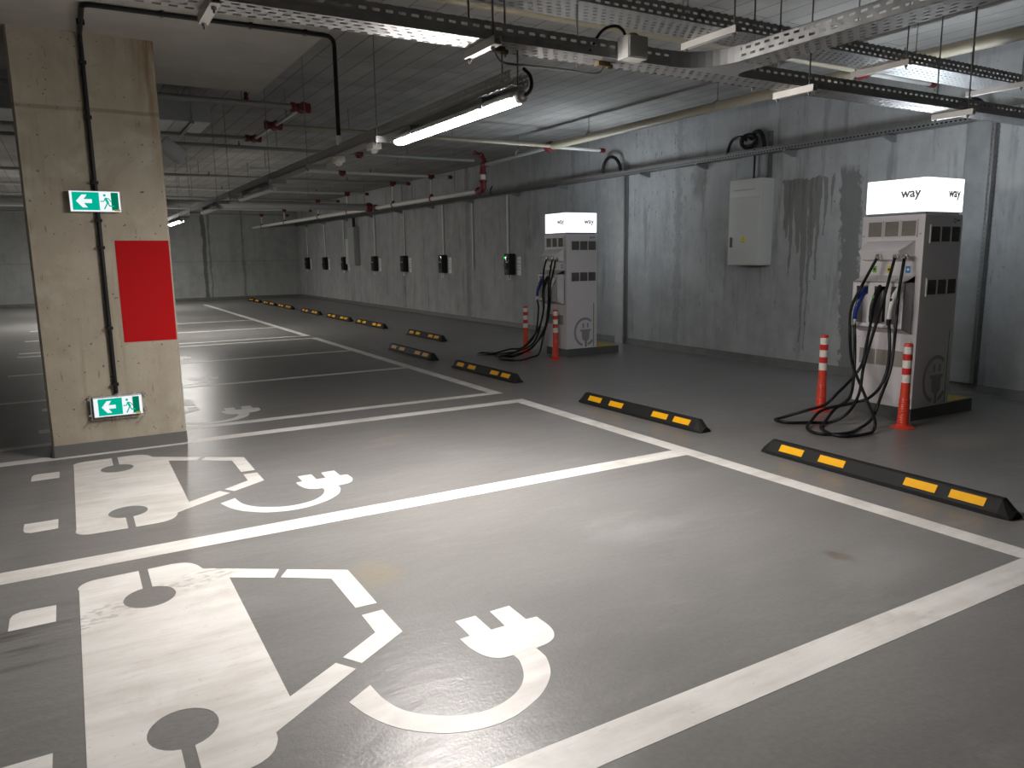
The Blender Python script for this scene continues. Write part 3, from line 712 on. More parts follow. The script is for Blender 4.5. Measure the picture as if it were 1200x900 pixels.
# trunking and trays on the wall
def wall_trunk(yA, yB, z0, z1, label, seam=None, cover=True):
    t = thing('cable_trunking', label, 'cable trunking', (WX-.04, (yA+yB)/2, z0))
    bm = newbm(); xf = WX-.085
    add_box(bm, (xf, yA, z0), (xf+.003, yA+.045, z1)); add_box(bm, (xf, yA, z0), (WX-.001, yA+.003, z1)); add_box(bm, (xf+.04, yB-.003, z0), (WX-.001, yB, z1))
    part('slotted_channel', bm, M['perf_z'], t, 'slotted steel edge', smooth=False)
    bm = newbm()
    zs = [z0] + ([seam] if seam else []) + [z1]
    for a, b in zip(zs, zs[1:]): add_box(bm, (xf+.02, yA+.045, a+.003), (xf+.023, yB, b-.003)); add_box(bm, (xf+.02, yB-.003, a+.003), (WX-.002, yB, b-.003))
    part('cover_plate', bm, M['trunk_cover'], t, smooth=False)
    return t
wall_trunk(10.43, 10.70, 0, 3.07, 'tall steel cable trunking on the wall beside the far charger', 2.06)
wall_trunk(4.44, 4.74, .12, 2.97, 'tall steel cable trunking on the wall behind the near charger', 2.25)
t = wall_trunk(7.37, 7.62, 2.552, 3.17, 'short steel cable trunking above the grey wall cabinet')
bm = newbm(); add_box(bm, (WX-.07, 7.64, 2.552), (WX-.004, 7.78, 2.95)); add_box(bm, (WX-.05, 7.79, 2.552), (WX-.004, 7.93, 2.95))
part('side_plate', bm, M['galv_dull'], t)
bm = newbm(); add_tube(bm, [(WX-.1, 7.6, 2.96), (WX-.1, 7.595, 2.75), (WX-.1, 7.6, 2.56)], .012, 8, 4); solo('black_cable', bm, M['cable'], (WX-.1, 7.6, 2.552), 'thin black cable dropping from the wall tray into the grey cabinet', 'cable')

wt = thing('wall_cable_tray', 'long slotted steel cable tray along the right wall', 'cable tray', (8.35, 17, 2.86))
bm = newbm(); y0, y1 = 1.5, 31.6
add_box(bm, (8.24, y0, 2.87), (8.243, y1, 2.95)); add_box(bm, (8.24, y0, 2.87), (WX-.03, y1, 2.873)); add_box(bm, (WX-.033, y0, 2.87), (WX-.03, y1, 2.95))
part('tray_channel', bm, M['perf_wall'], wt, smooth=False)
for y in (3.4, 5.6, 7.0, 8.6, 9.9, 12.3, 14.1, 16.2, 18.4, 20.6, 23, 25.4, 28, 30.4):
    bm = newbm(); add_prism(bm, [(WX-.002, 2.865), (8.2, 2.865), (8.2, 2.845), (WX-.03, 2.79), (WX-.002, 2.79)], lambda a, b, d, y=y: (a, y+d, b), (-.02, .02)); part('bracket', bm, M['galv_dull'], wt, smooth=False)

bm = newbm()
for dx, dz in ((8.285, 2.905), (8.34, 2.9), (8.375, 2.905)): add_cyl(bm, (dx, 1.6, dz), (dx, 31.5, dz), .026, seg=8)
tag(struct_free('slot_dark_cables', bm, M['cable']), 'black cables added in the long wall cable tray to darken its slots', 'cable')  # added fill; stands in for the shade inside the tray slots
# cable loops and coil by the wall tray
bm = newbm(); add_tube(bm, [(8.30, 10.98, 2.88), (8.28, 10.96, 3.05), (8.28, 10.88, 3.17), (8.28, 10.74, 3.21), (8.28, 10.60, 3.16), (8.30, 10.53, 3.05), (8.32, 10.52, 2.88)], .028, 10, 5)
solo('cable_loop', bm, M['cable'], (8.29, 10.75, 2.88), 'black cable arching from the wall tray into the trunking beside the far charger', 'cable')
bm = newbm(); add_tube(bm, [(8.30, 4.86, 2.88), (8.28, 4.84, 3.0), (8.28, 4.75, 3.07), (8.28, 4.62, 3.07), (8.28, 4.52, 2.98), (8.31, 4.50, 2.88)], .03, 10, 5)
solo('cable_loop', bm, M['cable'], (8.29, 4.68, 2.88), 'black cable arching behind the hung trays at the top of the near trunking', 'cable')
bm = newbm()
pts = []
for k in range(44):
    a = k*2*PI/12; rr = .085+.02*math.sin(k*.9)
    pts.append((8.27+.05*math.sin(k*.37), 7.66+rr*1.5*math.cos(a)+.004*math.sin(k), 3.06+rr*.9*math.sin(a)))
add_tube(bm, pts, .018, 7, 3)
add_tube(bm, [(8.29, 8.06, 2.875), (8.28, 8.04, 3.0), (8.27, 7.95, 3.12), (8.27, 7.8, 3.14), (8.27, 7.7, 3.08)], .02, 8, 5)
add_tube(bm, [(8.27, 7.62, 3.08), (8.27, 7.56, 3.16), (8.27, 7.48, 3.17), (8.27, 7.42, 3.1), (8.3, 7.41, 2.96), (8.32, 7.41, 2.88)], .028, 8, 5)
solo('cable_coil', bm, M['cable'], (8.28, 7.65, 2.88), 'tangled coil of black cable lying on the wall tray above the grey cabinet', 'cable')

# ------------------------------------------------------------------ wallboxes
def wallbox(y, label, lit):
    w = thing('wallbox_charger', label, 'wallbox', (WX-.07, y, 1.15), 'black wallbox chargers')
    bm = newbm(); xf = WX-.15
    add_box(bm, (xf, y-.115, 1.15), (WX, y+.115, 1.605), .02, 3); h = part('housing', bm, M['black_plastic'], w)
    part('front_panel', boxm(((xf-.008, y-.085, 1.20), (xf+.002, y+.095, 1.58)), bev=.006), M['glass_dark'], w, 'glossy black front panel')
    bm = newbm(); add_lathe(bm, [(.045, 0), (.045, .02), (.036, .022), (.034, .008), (0, .008)], (xf-.006, y+.045, 1.36), (-1, 0, 0), 18); part('socket', bm, M['charger_dark'], w, 'round charging socket')
    part('indicator', boxm(((xf-.012, y+.055, 1.50), (xf-.004, y+.09, 1.54)), bev=.003), M['led' if lit else 'charger_dark'], w, 'green light' if lit else None)
    part('label_strip', boxm(((xf-.0095, y-.05, 1.415), (xf-.007, y+.03, 1.432))), M['white_plastic'], w, 'small white mark')
    bm = newbm(); add_tube(bm, fillet([(xf+.06, y+.05, 1.152), (xf+.06, y+.05, 1.05), (xf+.06, y-.06, 1.05), (xf+.06, y-.06, 1.152)], .03), .009, 8); part('cable_hook', bm, M['white_plastic'], w, 'white cable hook')
    return w
ys = (14.39, 17.80, 20.38, 22.78, 25.80, 28.05, 30.45)
wl = ['nearest wallbox with a green light, left of the far charger', 'second nearest black wallbox on the right wall', 'third nearest black wallbox, right above a dark wall streak', 'fourth nearest black wallbox on the right wall', 'black wallbox just right of the tall grey box', 'second black wallbox from the back wall corner', 'last black wallbox, closest to the back wall corner']
wl[4] = 'black wallbox just left of the tall narrow grey box'
for i, y in enumerate(ys):
    wallbox(y, wl[i], i == 0)
    s = thing('instruction_plate', 'white instruction plate beside the ' + ['nearest wallbox with the green light', 'second nearest wallbox', 'third nearest wallbox', 'fourth nearest wallbox', 'wallbox next to the tall grey box', 'second wallbox from the back wall', 'last wallbox before the back wall'][i], 'sign', (WX-.004, y-.27, 1.14), 'white plates beside the wallboxes')
    part('plate', boxm(((WX-.007, y-.36, 1.14), (WX-.001, y-.19, 1.54))), M['white_plastic'], s)
    for z in (1.26, 1.38):
        bm = newbm(); add_box(bm, (WX-.009, y-.33 if z < 1.3 else y-.36, z), (WX-.0065, y-.19, z+.012)); part('fold_line', bm, M['ink'], s)
    for z in (1.32, 1.46):
        bm = newbm(); add_box(bm, (WX-.0085, y-.34, z), (WX-.0065, y-.24, z+.01)); part('print_line', bm, M['logo_grey'], s)
    bm = newbm(); yc = y+(.15 if i == 0 else .03); zb = 1.06 if i == 0 else 1.604
    if i == 0: add_tube(bm, fillet([(WX-.03, y+.15, 2.87), (WX-.03, y+.15, 1.06), (WX-.03, y+.10, 1.06)], .04), .024, 8)
    else: add_cyl(bm, (WX-.03, yc, zb), (WX-.03, yc, 2.87), .022)
    cd = solo('conduit_pipe', bm, M['pipe_white'], (WX-.03, yc, zb), 'grey conduit dropping from the wall tray to the ' + ['nearest wallbox', 'second nearest wallbox', 'third nearest wallbox', 'fourth nearest wallbox', 'wallbox next to the tall grey box', 'second wallbox from the back wall', 'last wallbox before the back wall'][i], 'conduit', 'conduits above the wallboxes')
bm = newbm(); add_cyl(bm, (WX-.03, 16.2, 1.25), (WX-.03, 16.2, 2.87), .018); solo('conduit_pipe', bm, M['pipe_white'], (WX-.03, 16.2, 1.25), 'bare grey conduit beside the dark wall streak, with no wallbox below it', 'conduit')
g = thing('distribution_box', 'tall narrow grey box high on the right wall among the far wallboxes', 'cabinet', (8.33, 24.75, 1.33))
part('housing', boxm(((8.24, 24.35, 1.33), (WX-.002, 24.95, 2.56)), bev=.01), M['cabinet_grey'], g)
part('side_box', boxm(((8.27, 24.955, 1.36), (WX-.002, 25.35, 2.2)), bev=.01), M['cabinet'], g)
bm = newbm(); add_cyl(bm, (8.33, 24.55, 2.555), (8.33, 24.55, 2.86), .05); part('cable_entry', bm, M['black_plastic'], g, 'black cable entry on top')

# ------------------------------------------------------------------ exit signs
def exit_sign(x0, x1, z0, z1, yb, dep, label, margin):
    s = thing('exit_sign', label, 'exit sign', ((x0+x1)/2, yb, (z0+z1)/2))
    yf = yb-dep
    part('housing', boxm(((x0, yf, z0), (x1, yb, z1)), bev=.006), M['sign_frame'], s)
    ml, mr, mt, mb = margin
    fr = boxm(((x0+.003, yf-.001, z0+.003), (x1-.003, yf+.004, z1-.003)))
    face = part('lit_face', fr, M['sign_white'], s, 'lit white face')
    a0, a1, b0, b1 = x0+ml, x1-mr, z0+mb, z1-mt; w, h = a1-a0, b1-b0
    S_ = SIDE(yf-.001); q = lambda u, v: (a0+u*w, b0+v*h)
    bm = newbm(); add_prism(bm, [q(0, 0), q(.58, 0), q(.58, 1), q(0, 1)], S_, (-.002, .001)); part('arrow_field', bm, M['sign_green'], s, 'lit green field', smooth=False)
    bm = newbm(); add_prism(bm, [q(.84, .0), q(1, 0), q(1, 1), q(.84, 1)], S_, (-.002, .001)); part('door_shade', bm, M['sign_darkgreen'], s, 'dark green field', smooth=False)
    bm = newbm(); add_prism(bm, [q(.08, .5), q(.21, .86), q(.32, .86), q(.245, .61), q(.42, .61), q(.42, .39), q(.245, .39), q(.32, .14), q(.21, .14)], S_, (-.0035, -.001)); part('arrow', bm, M['sign_white'], s, 'white arrow pointing left', smooth=False)
    bm = newbm()                                                     # running figure
    add_prism(bm, [(q(.70, .84)[0]+.0095*math.cos(2*PI*i/14), q(.70, .84)[1]+.0095*math.sin(2*PI*i/14)) for i in range(14)], S_, (-.0035, -.001))
    def limb(pts, r):
        P = [q(*p) for p in pts]
        for (ax, az), (bx, bz) in zip(P, P[1:]):
            d = Vector((bx-ax, bz-az)).normalized(); n = Vector((-d.y, d.x))*r; e = d*r*.6
            add_prism(bm, [(ax-e.x+n.x, az-e.y+n.y), (ax-e.x-n.x, az-e.y-n.y), (bx+e.x-n.x, bz+e.y-n.y), (bx+e.x+n.x, bz+e.y+n.y)], S_, (-.0035, -.001))
    limb([(.72, .66), (.765, .42)], .0085); limb([(.71, .68), (.78, .66), (.83, .50)], .0033); limb([(.715, .66), (.675, .50), (.61, .50)], .0033)
    limb([(.76, .42), (.80, .24), (.89, .24)], .0045); limb([(.755, .42), (.72, .25), (.68, .08)], .0045)
    part('running_figure', bm, M['sign_green'], s, 'green running figure', smooth=False)
    bm = newbm(); add_prism(bm, [q(.89, -.04), q(1.02, -.04), q(1.02, .06), q(.89, .06)], S_, (-.004, -.001)); part('label_tab', bm, M['sign_yellow'], s, 'small yellow label', smooth=False)
    return s
exit_sign(.076, .427, 1.934, 2.093, CY, .065, 'upper lit green exit sign with left arrow, high on the column', (.019, .014, .010, .013))
s2 = exit_sign(.088, .443, .308, .466, CY, .075, 'lower lit green exit sign in a wire guard, near the foot of the column', (.034, .022, .011, .011))
bm = newbm(); y = CY-.095
for z in (.292, .482): add_tube(bm, fillet([(.07, CY, z), (.07, y, z), (.461, y, z), (.461, CY, z)], .02), .003, 6)
for x in (.07, .461): add_tube(bm, [(x, CY, .482), (x, y, .482), (x, y, .292), (x, CY, .292)], .0025, 6)
for x in (.16, .265, .37):
    for z in (.292, .482): add_tube(bm, [(x, CY, z), (x, y, z)], .0022, 6)
    add_tube(bm, [(x, y, .482), (x, y, .292)], .0007, 6)
for x, z in ((.062, .32), (.062, .45), (.469, .33), (.469, .45)): add_box(bm, (x-.012, CY-.012, z-.012), (x+.012, CY, z+.012), .003)
part('wire_guard', bm, M['chrome'], s2, 'shiny wire guard')

# conduit from the lower sign up the column, under the slab and down to the light tray
cd = thing('black_conduit', 'black conduit up the column face, under the slab edge and down to the lamp tray', 'conduit', (.25, CY-.02, .47))
zc = 3.25
bm = newbm(); add_tube(bm, fillet([(.262, CY-.022, 2.095), (.262, CY-.022, zc), (.262, 6.10, zc), (1.972, 6.07, zc), (1.972, 6.07, 2.50)], .07), .017, 10); part('tube', bm, M['black_plastic'], cd)
bm = newbm(); add_cyl(bm, (.262, CY-.022, .486), (.262, CY-.022, 1.932), .017, seg=10); part('tube', bm, M['black_plastic'], cd)
for p, d in (((.262, CY-.02, .56), 2), ((.262, CY-.02, 1.02), 2), ((.262, CY-.02, 1.66), 2), ((.262, CY-.02, 1.87), 2), ((.262, CY-.02, 2.16), 2), ((.262, CY-.02, 2.65), 2), ((.262, CY-.02, 3.05), 2), ((.262, 6.55, zc+.003), 1), ((.75, 6.095, zc+.003), 0), ((1.35, 6.085, zc+.003), 0), ((1.75, 6.075, zc+.003), 0)):
    bm = newbm(); h = [.026, .026, .022]; h[d] = .012
    if d != 2: h[2] = .02
    add_box(bm, tuple(a-b for a, b in zip(p, h)), tuple(a+b for a, b in zip(p, h)), .004); part('clip', bm, M['black_plastic'], cd)
bm = newbm(); add_cyl(bm, (1.972, 6.07, 2.44), (1.972, 6.07, 2.51), .021); part('end_socket', bm, M['white_plastic'], cd, 'white end socket')

# ------------------------------------------------------------------ hung cable trays
def channel(bm, axis, a0, a1, c0, c1, z, h, t=.003):
    """open U channel; axis 0 runs along x, 1 along y"""
    B = lambda p, q, z0, z1: add_box(bm, (a0, p, z0) if axis == 0 else (p, a0, z0), (a1, q, z1) if axis == 0 else (q, a1, z1))
    B(c0, c1, z, z+t); B(c0, c0+t, z, z+h); B(c1-t, c1, z, z+h)
    B(c0, c0+.012, z+h-t, z+h); B(c1-.012, c1, z+h-t, z+h)

tz = 2.57
t1 = thing('hung_cable_tray', 'long slotted steel tray hung across the garage above the lit lamp, with side branch', 'cable tray', (3, 3.45, tz))
bm = newbm(); t, h = .003, .085; bx0, bx1, ya, yb, R_ = 3.25, 3.45, 3.35, 3.53, .26
xs0, xs1 = -4.0, 8.2
add_box(bm, (xs0, ya, tz), (xs1, yb, tz+t)); add_box(bm, (xs0, yb-t, tz), (xs1, yb, tz+h)); add_box(bm, (xs0, yb-.012, tz+h-t), (xs1, yb, tz+h))
add_box(bm, (xs0, ya, tz), (bx0-R_, ya+t, tz+h)); add_box(bm, (bx1+R_*.4, ya, tz), (xs1, ya+t, tz+h))
add_box(bm, (xs0, ya, tz+h-t), (bx0-R_, ya+.012, tz+h)); add_box(bm, (bx1+R_*.4, ya, tz+h-t), (xs1, ya+.012, tz+h))
part('main_channel', bm, M['perf_x'], t1, smooth=False)
bm = newbm()
left = arc(bx0-R_, ya-R_, R_, 90, 0, 10); right = arc(bx1+R_*.4, ya-R_*.4, R_*.4, 180, 90, 8)
add_prism(bm, left+[(bx1, ya-R_)]+right, FLAT, (tz, tz+t))
for pl in (left, right):
    for (p, q_) in zip(pl, pl[1:]):
        d = Vector((q_[0]-p[0], q_[1]-p[1])); n = Vector((-d.y, d.x)).normalized()*t
        add_prism(bm, [p, q_, (q_[0]+n.x, q_[1]+n.y), (p[0]+n.x, p[1]+n.y)], FLAT, (tz, tz+h))
part('tee_bend', bm, M['galv'], t1, 'smooth curved steel tee bend', smooth=False)
bm = newbm(); channel(bm, 1, -2.5, ya-R_+.0, bx0, bx1, tz, h); part('branch_channel', bm, M['perf_y'], t1, smooth=False)
t2z = 2.90
t2 = thing('hung_cable_tray', 'wider slotted steel cable tray hung higher, nearest the camera at the top', 'cable tray', (3, 3.7, t2z))
bm = newbm(); channel(bm, 0, -3.5, 8.2, 3.56, 3.85, t2z, .085); part('main_channel', bm, M['perf_x'], t2, smooth=False)
lt = thing('lamp_cable_tray', 'long narrow steel tray running to the back wall, carrying the row of lamps', 'cable tray', (2.02, 10, 2.38))
bm = newbm(); channel(bm, 1, 3.36, 19.5, 1.965, 2.075, 2.378, .07); part('tray_channel', bm, M['perf_lamp'], lt, smooth=False)
bm = newbm(); add_box(bm, (1.96, 3.34, 2.37), (2.08, 3.62, 2.377)); part('joint_plate', bm, M['perf_y'], lt)
for x in (1.975, 2.065):
    bm = newbm(); add_cyl(bm, (x, 3.45, 2.375), (x, 3.45, tz), .004, seg=6); part('hanger_rod', bm, M['rod'], lt)

def hanger(x, y0, y1, z, rods, label, group, mat='strut', along=0):
    hname = thing('tray_hanger', label, 'tray hanger', (x, (y0+y1)/2, z), group)
    bm = newbm()
    if along == 0:
        add_prism(bm, [(-.02, 0), (-.02, -.04), (.02, -.04), (.02, 0), (.016, 0), (.016, -.036), (-.016, -.036), (-.016, 0)], lambda a, b, d: (x+a, d, z+b), (y0, y1))
    else:
        add_prism(bm, [(-.02, 0), (-.02, -.04), (.02, -.04), (.02, 0), (.016, 0), (.016, -.036), (-.016, -.036), (-.016, 0)], lambda a, b, d: (d, x+a, z+b), (y0, y1))
    part('strut', bm, M[mat], hname, smooth=False)
    for r in rods:
        bm = newbm(); p = (x, r) if along == 0 else (r, x)
        top = CZ if not (-1.4 < p[0] < 1.93 and 5.45 < p[1] < 8.5) else 3.27
        add_cyl(bm, (p[0], p[1], z-.065), (p[0], p[1], top), .005 if z > 2.5 else .003, seg=8); add_cyl(bm, (p[0], p[1], z-.052), (p[0], p[1], z-.04), .011, seg=6)
        part('threaded_rod', bm, M['rod'], hname, 'dark threaded rod')
    return hname
gx = 'hangers of the lower hung tray'
for x, lab in ((.60, 'steel strut hanger under the lower hung tray at the upper left'), (1.85, 'steel strut hanger of the lower hung tray just left of the lit lamp end'), (4.09, 'white strut hanger under the lower hung tray right of the tee bend'), (5.84, 'white strut hanger under the lower hung tray above the near charger')):
    hanger(x, 3.27, 3.58, tz, (3.315, 3.56), lab, gx)
gx = 'hangers of the higher hung tray'
for x, lab in ((3.62, 'white strut hanger under the higher tray, left of the branch'), (5.34, 'white strut hanger under the higher tray, right of the branch'), (6.9, 'white strut hanger under the higher tray at the right edge')):
    hanger(x, 3.47, 3.94, t2z, (3.5, 3.91), lab, gx)
hanger(1.2, 3.26, 3.47, tz, (), 'steel strut hanger under the side branch of the lower hung tray', None, along=1).location.z = tz
for k, y in enumerate((5.15, 6.9, 8.35, 10.6, 12.0-.45, 14.2, 15.7)):
    hanger(y, 1.93, 2.11, 2.378, (1.945,), 'thin rod hanger of the lamp tray, ' + ordinal(k) + ' counted from the lit lamp', 'rod hangers of the lamp tray', 'galv_dull', 1)
for x, y, lab in ((2.08, 3.60, 'thin rod beside the lower hung tray above the lit lamp'), (2.55, 3.62, 'thin rod beside the grey junction box'), (3.9, 3.60, 'thin rod behind the side branch, just right of the tee bend')):
    bm = newbm(); add_cyl(bm, (x, y, tz), (x, y, CZ), .005, seg=8); solo('threaded_rod', bm, M['rod'], (x, y, tz), lab, 'rod', 'loose rods by the hung trays')

# junction box on the tray and the cables that hang by the lamp
jb = thing('junction_box', 'grey junction box on the side of the lower hung tray above the lit lamp', 'junction box', (2.68, 3.30, 2.57))
part('housing', boxm(((2.615, 3.255, 2.558), (2.745, 3.346, 2.672)), bev=.006), M['cabinet'], jb)
part('lid', boxm(((2.62, 3.248, 2.563), (2.74, 3.256, 2.667)), bev=.004), M['cabinet'], jb)
bm = newbm(); add_lathe(bm, [(.03, 0), (.03, .01), (.022, .018), (0, .02)], (2.68, 3.30, 2.671)); part('knob', bm, M['charger_dark'], jb)
bm = newbm(); add_tube(bm, [(2.63, 3.29, 2.66), (2.61, 3.30, 2.70), (2.57, 3.31, 2.715), (2.52, 3.33, 2.70), (2.50, 3.37, 2.665), (2.49, 3.42, 2.60)], .008, 8, 5); solo('black_cable', bm, M['cable'], (2.56, 3.31, 2.6), 'short black cable arching from the tray into the junction box', 'cable')
pc = thing('plug_cable', 'thin cable with a connector at each end hanging under the lower tray beside the lamp', 'cable', (2.25, 3.45, 2.5))
bm = newbm(); add_tube(bm, [(1.93, 3.44, 2.545), (1.945, 3.44, 2.515), (1.99, 3.44, 2.498), (2.15, 3.44, 2.50), (2.35, 3.44, 2.505), (2.50, 3.44, 2.503), (2.57, 3.44, 2.515), (2.59, 3.44, 2.545)], .006, 8, 5); part('cord', bm, M['galv_dull'], pc)
for x in (1.94, 2.59):
    bm = newbm(); add_box(bm, (x-.04, 3.42, 2.545), (x+.04, 3.46, 2.57), .006); add_cyl(bm, (x+.025, 3.44, 2.55), (x+.06, 3.44, 2.55), .012); part('connector', bm, M['brass'], pc, 'brown connector')

# ------------------------------------------------------------------ lamps
def lamp(y0, y1, mat, label, z=2.315, cord=False, x=2.025):
    l = thing('tube_lamp', label, 'lamp', (x, (y0+y1)/2, z), 'tube lamps on the lamp tray')
    r = .047
    bm = newbm(); n = 12
    prof = [(r*math.cos(a), r*.45*math.sin(a)) for a in [PI+PI*i/n for i in range(n+1)]]
    def ring(yy, k): return [Vector((x+a*k, yy, z+.004+b*k)) for a, b in prof]
    add_rings(bm, [ring(y0+.02, .55), ring(y0+.03, .86), ring(y0+.05, 1), ring(y1-.05, 1), ring(y1-.03, .86), ring(y1-.02, .55)])
    part('diffuser', bm, mat, l, 'glowing diffuser' if mat is not M['tube_off'] else 'white unlit diffuser')
    bm = newbm(); add_box(bm, (x-.048, y0+.02, z+.005), (x+.048, y1-.02, z+.035), .01); part('housing', bm, M['lamp_body'], l)
    for yy, d in ((y0, -1), (y1, 1)):
        bm = newbm(); add_lathe(bm, [(.03, -.02), (.034, 0), (.03, .02), (.016, .024), (.014, .045)], (x, yy, z+.012), (0, d, 0), 14); part('end_cap', bm, M['lamp_body'], l)
    for f in (.2, .8):
        yy = y0+(y1-y0)*f
        bm = newbm(); add_box(bm, (x-.052, yy-.012, z+.0), (x+.052, yy+.012, 2.377), .003)
        if x < 1: add_cyl(bm, (x, yy, 2.37), (x, yy, CZ), .006, seg=8)
        part('clip', bm, M['galv_dull'], l)
    if cord:
        bm = newbm(); add_tube(bm, [(x, y0-.03, z+.012), (x+.005, y0-.07, z+.02), (x+.01, y0-.09, z+.05), (x+.01, y0-.075, z+.10), (x+.01, y0-.02, z+.14)], .009, 8, 5); part('cord', bm, M['cable'], l, 'black cord')
    return l
lamp(3.36, 4.97, M['tube'], 'bright lit tube lamp under the tray in the upper middle', cord=True)
lamp(8.55, 10.3, M['tube_off'], 'unlit tube lamp on the tray, nearer of the two dark ones', 2.30)
lamp(11.85, 13.4, M['tube_off'], 'unlit tube lamp on the tray, farther of the two dark ones', 2.30)
lamp(16.1, 17.9, M['tube_far'], 'small distant lit lamp at the end of the tray beside the column', 2.30)
lamp(21.0, 22.6, M['tube_rear'], 'lit tube lamp beyond the concrete column, hidden behind it', 2.36, x=.5)
lamp(26.6, 28.2, M['tube_rear'], 'second lit tube lamp beyond the concrete column, near the back wall', 2.36, x=1.4)
for y, lab in ((6.25, 'white sensor box under the lamp tray, left of a pair'), (5.42, 'white sensor box under the lamp tray, right of a pair')):
    s = thing('ceiling_sensor', lab, 'sensor', (2.02, y, 2.31), 'white sensors under the lamp tray')
    part('housing', boxm(((1.985, y-.07, 2.325), (2.055, y+.07, 2.375)), bev=.01), M['white_plastic'], s)
    bm = newbm(); add_lathe(bm, [(.03, 0), (.03, .012), (.02, .025), (0, .03)], (2.02, y, 2.327), (0, 0, -1), 14); part('lens', bm, M['cabinet'], s)

# ------------------------------------------------------------------ sprinkler pipes
def coupling(p, d, r, parent, L=.07):
    bm = newbm(); d = Vector(d); p = Vector(p)
    add_lathe(bm, [(r*1.0, -L), (r*1.22, -L), (r*1.22, -L*.55), (r*1.42, -L*.5), (r*1.42, L*.5), (r*1.22, L*.55), (r*1.22, L), (r*1.0, L)], p, d, 14)
    u, v = frame_of(d); 
    for s_ in (1, -1): add_box(bm, tuple(p+u*s_*r*1.5-Vector((.018,)*3)), tuple(p+u*s_*r*1.5+Vector((.018,)*3)), .004)
    return part('coupling', bm, M['red_iron'], parent, 'red coupling')
def rod_to_ceiling(p, parent, r):
    bm = newbm(); top = CZ if not (-1.4 < p[0] < 1.93 and 5.45 < p[1] < 8.5) else 3.27
    add_cyl(bm, (p[0], p[1], p[2]+r), (p[0], p[1], top), .005, seg=6)
    part('hanger_rod', bm, M['rod'], parent, 'dark hanger rod')
def ring_clamp(p, d, r, parent):
    bm = newbm(); add_lathe(bm, [(r, -.012), (r*1.12, -.012), (r*1.12, .012), (r, .012)], p, d, 14); part('pipe_clamp', bm, M['galv_dull'], parent)

P1X, P1Z = 7.0, 3.33
mp = thing('sprinkler_main', 'thick beige sprinkler main running along the right wall below the ceiling', 'pipe', (P1X, 5, P1Z))
bm = newbm(); add_cyl(bm, (P1X, -6.5, P1Z), (P1X, 10.72, P1Z-.03), .057, seg=18); part('pipe', bm, M['pipe_beige'], mp)
bm = newbm(); add_cyl(bm, (P1X, 10.72, P1Z-.03), (P1X, 12.9, P1Z-.07), .04, seg=16); part('pipe', bm, M['pipe_grey'], mp, 'thinner grey end of the main')
coupling((P1X, 10.7, P1Z-.03), (0, 1, 0), .057, mp, .09); coupling((P1X, 5.05, P1Z-.015), (0, 1, 0), .057, mp, .08)
for y in (2.6, 4.5, 7.0, 9.63, 11.7): rod_to_ceiling((P1X, y, P1Z-.02), mp, .05); ring_clamp((P1X, y, P1Z-.015), (0, 1, 0), .058, mp)
# red swan-neck down to the lower main
dz = thing('sprinkler_drop', 'red elbows and white dropper joining the upper and lower sprinkler mains', 'pipe', (P1X, 13, 2.8))
bm = newbm(); add_tube(bm, fillet([(P1X, 12.88, P1Z-.07), (P1X, 13.02, P1Z-.07), (P1X, 13.02, 3.10)], .1, 8), .06, 14); add_lathe(bm, [(.05, 0), (.072, .01), (.072, .05), (.05, .06)], (P1X, 13.02, 3.08)); part('elbow', bm, M['red_iron'], dz, 'red upper elbow')
bm = newbm(); add_cyl(bm, (P1X, 13.02, 2.93), (P1X, 13.02, 3.12), .048); part('dropper', bm, M['pipe_white'], dz, 'white dropper pipe')
bm = newbm(); add_tube(bm, fillet([(P1X, 13.02, 2.97), (P1X, 13.02, 2.79), (P1X, 13.22, 2.79)], .12, 8), .06, 14); add_lathe(bm, [(.05, 0), (.075, .01), (.075, .05), (.05, .06)], (P1X, 13.02, 2.93)); add_lathe(bm, [(.05, 0), (.075, .01), (.075, .05), (.05, .06)], (P1X, 13.18, 2.79), (0, 1, 0)); part('elbow', bm, M['red_iron'], dz, 'red lower elbow')
bm = newbm(); add_tube(bm, fillet([(P1X-.02, 12.9, P1Z-.05), (P1X-.03, 12.95, 3.42), (P1X-.05, 13.1, 3.46), (P1X-.12, 13.15, 3.5)], .08, 6), .028, 10)
for p, d in (((P1X-.025, 12.93, 3.34), (0, .3, 1)), ((P1X-.035, 13.0, 3.43), (0, 1, .5)), ((P1X-.11, 13.14, 3.49), (-1, .2, .2))): add_lathe(bm, [(.03, -.025), (.045, -.02), (.045, .02), (.03, .025)], p, d, 12)
part('swan_neck', bm, M['red_iron'], dz, 'red fittings of the upper branch')
bm = newbm(); add_tube(bm, [(P1X+.12, 12.95, 2.72), (P1X+.12, 12.95, 2.80), (P1X+.13, 12.9, 2.86)], .012, 8, 3); part('valve_handle', bm, M['black_plastic'], dz, 'black handle')
# lower main
lm = thing('sprinkler_main', 'lower pale sprinkler pipe with red tees, running to the back wall above the wallboxes', 'pipe', (6.9, 22, 2.81))
bm = newbm(); add_cyl(bm, (P1X, 13.2, 2.79), (6.6, 31.7, 2.80), .05, seg=16); part('pipe', bm, M['pipe_white'], lm)
lx = lambda y: P1X-.4*(y-13.2)/18.5
coupling((lx(18.55), 18.55, 2.795), (0, 1, 0), .055, lm, .1)
for y in (15.3, 17.4, 20.6, 23.2, 27.0, 30.2):
    bm = newbm(); add_cyl(bm, (lx(y), y, 2.84), (lx(y), y, 3.22), .022); r = part('riser', bm, M['pipe_white'], lm, 'thin white riser')
    bm = newbm(); add_lathe(bm, [(.03, 0), (.04, .01), (.04, .05), (.028, .06)], (lx(y), y, 2.83)); add_lathe(bm, [(.055, -.03), (.062, -.02), (.062, .02), (.055, .03)], (lx(y), y, 2.795), (0, 1, 0), 14); part('tee', bm, M['red_iron'], lm, 'red tee')
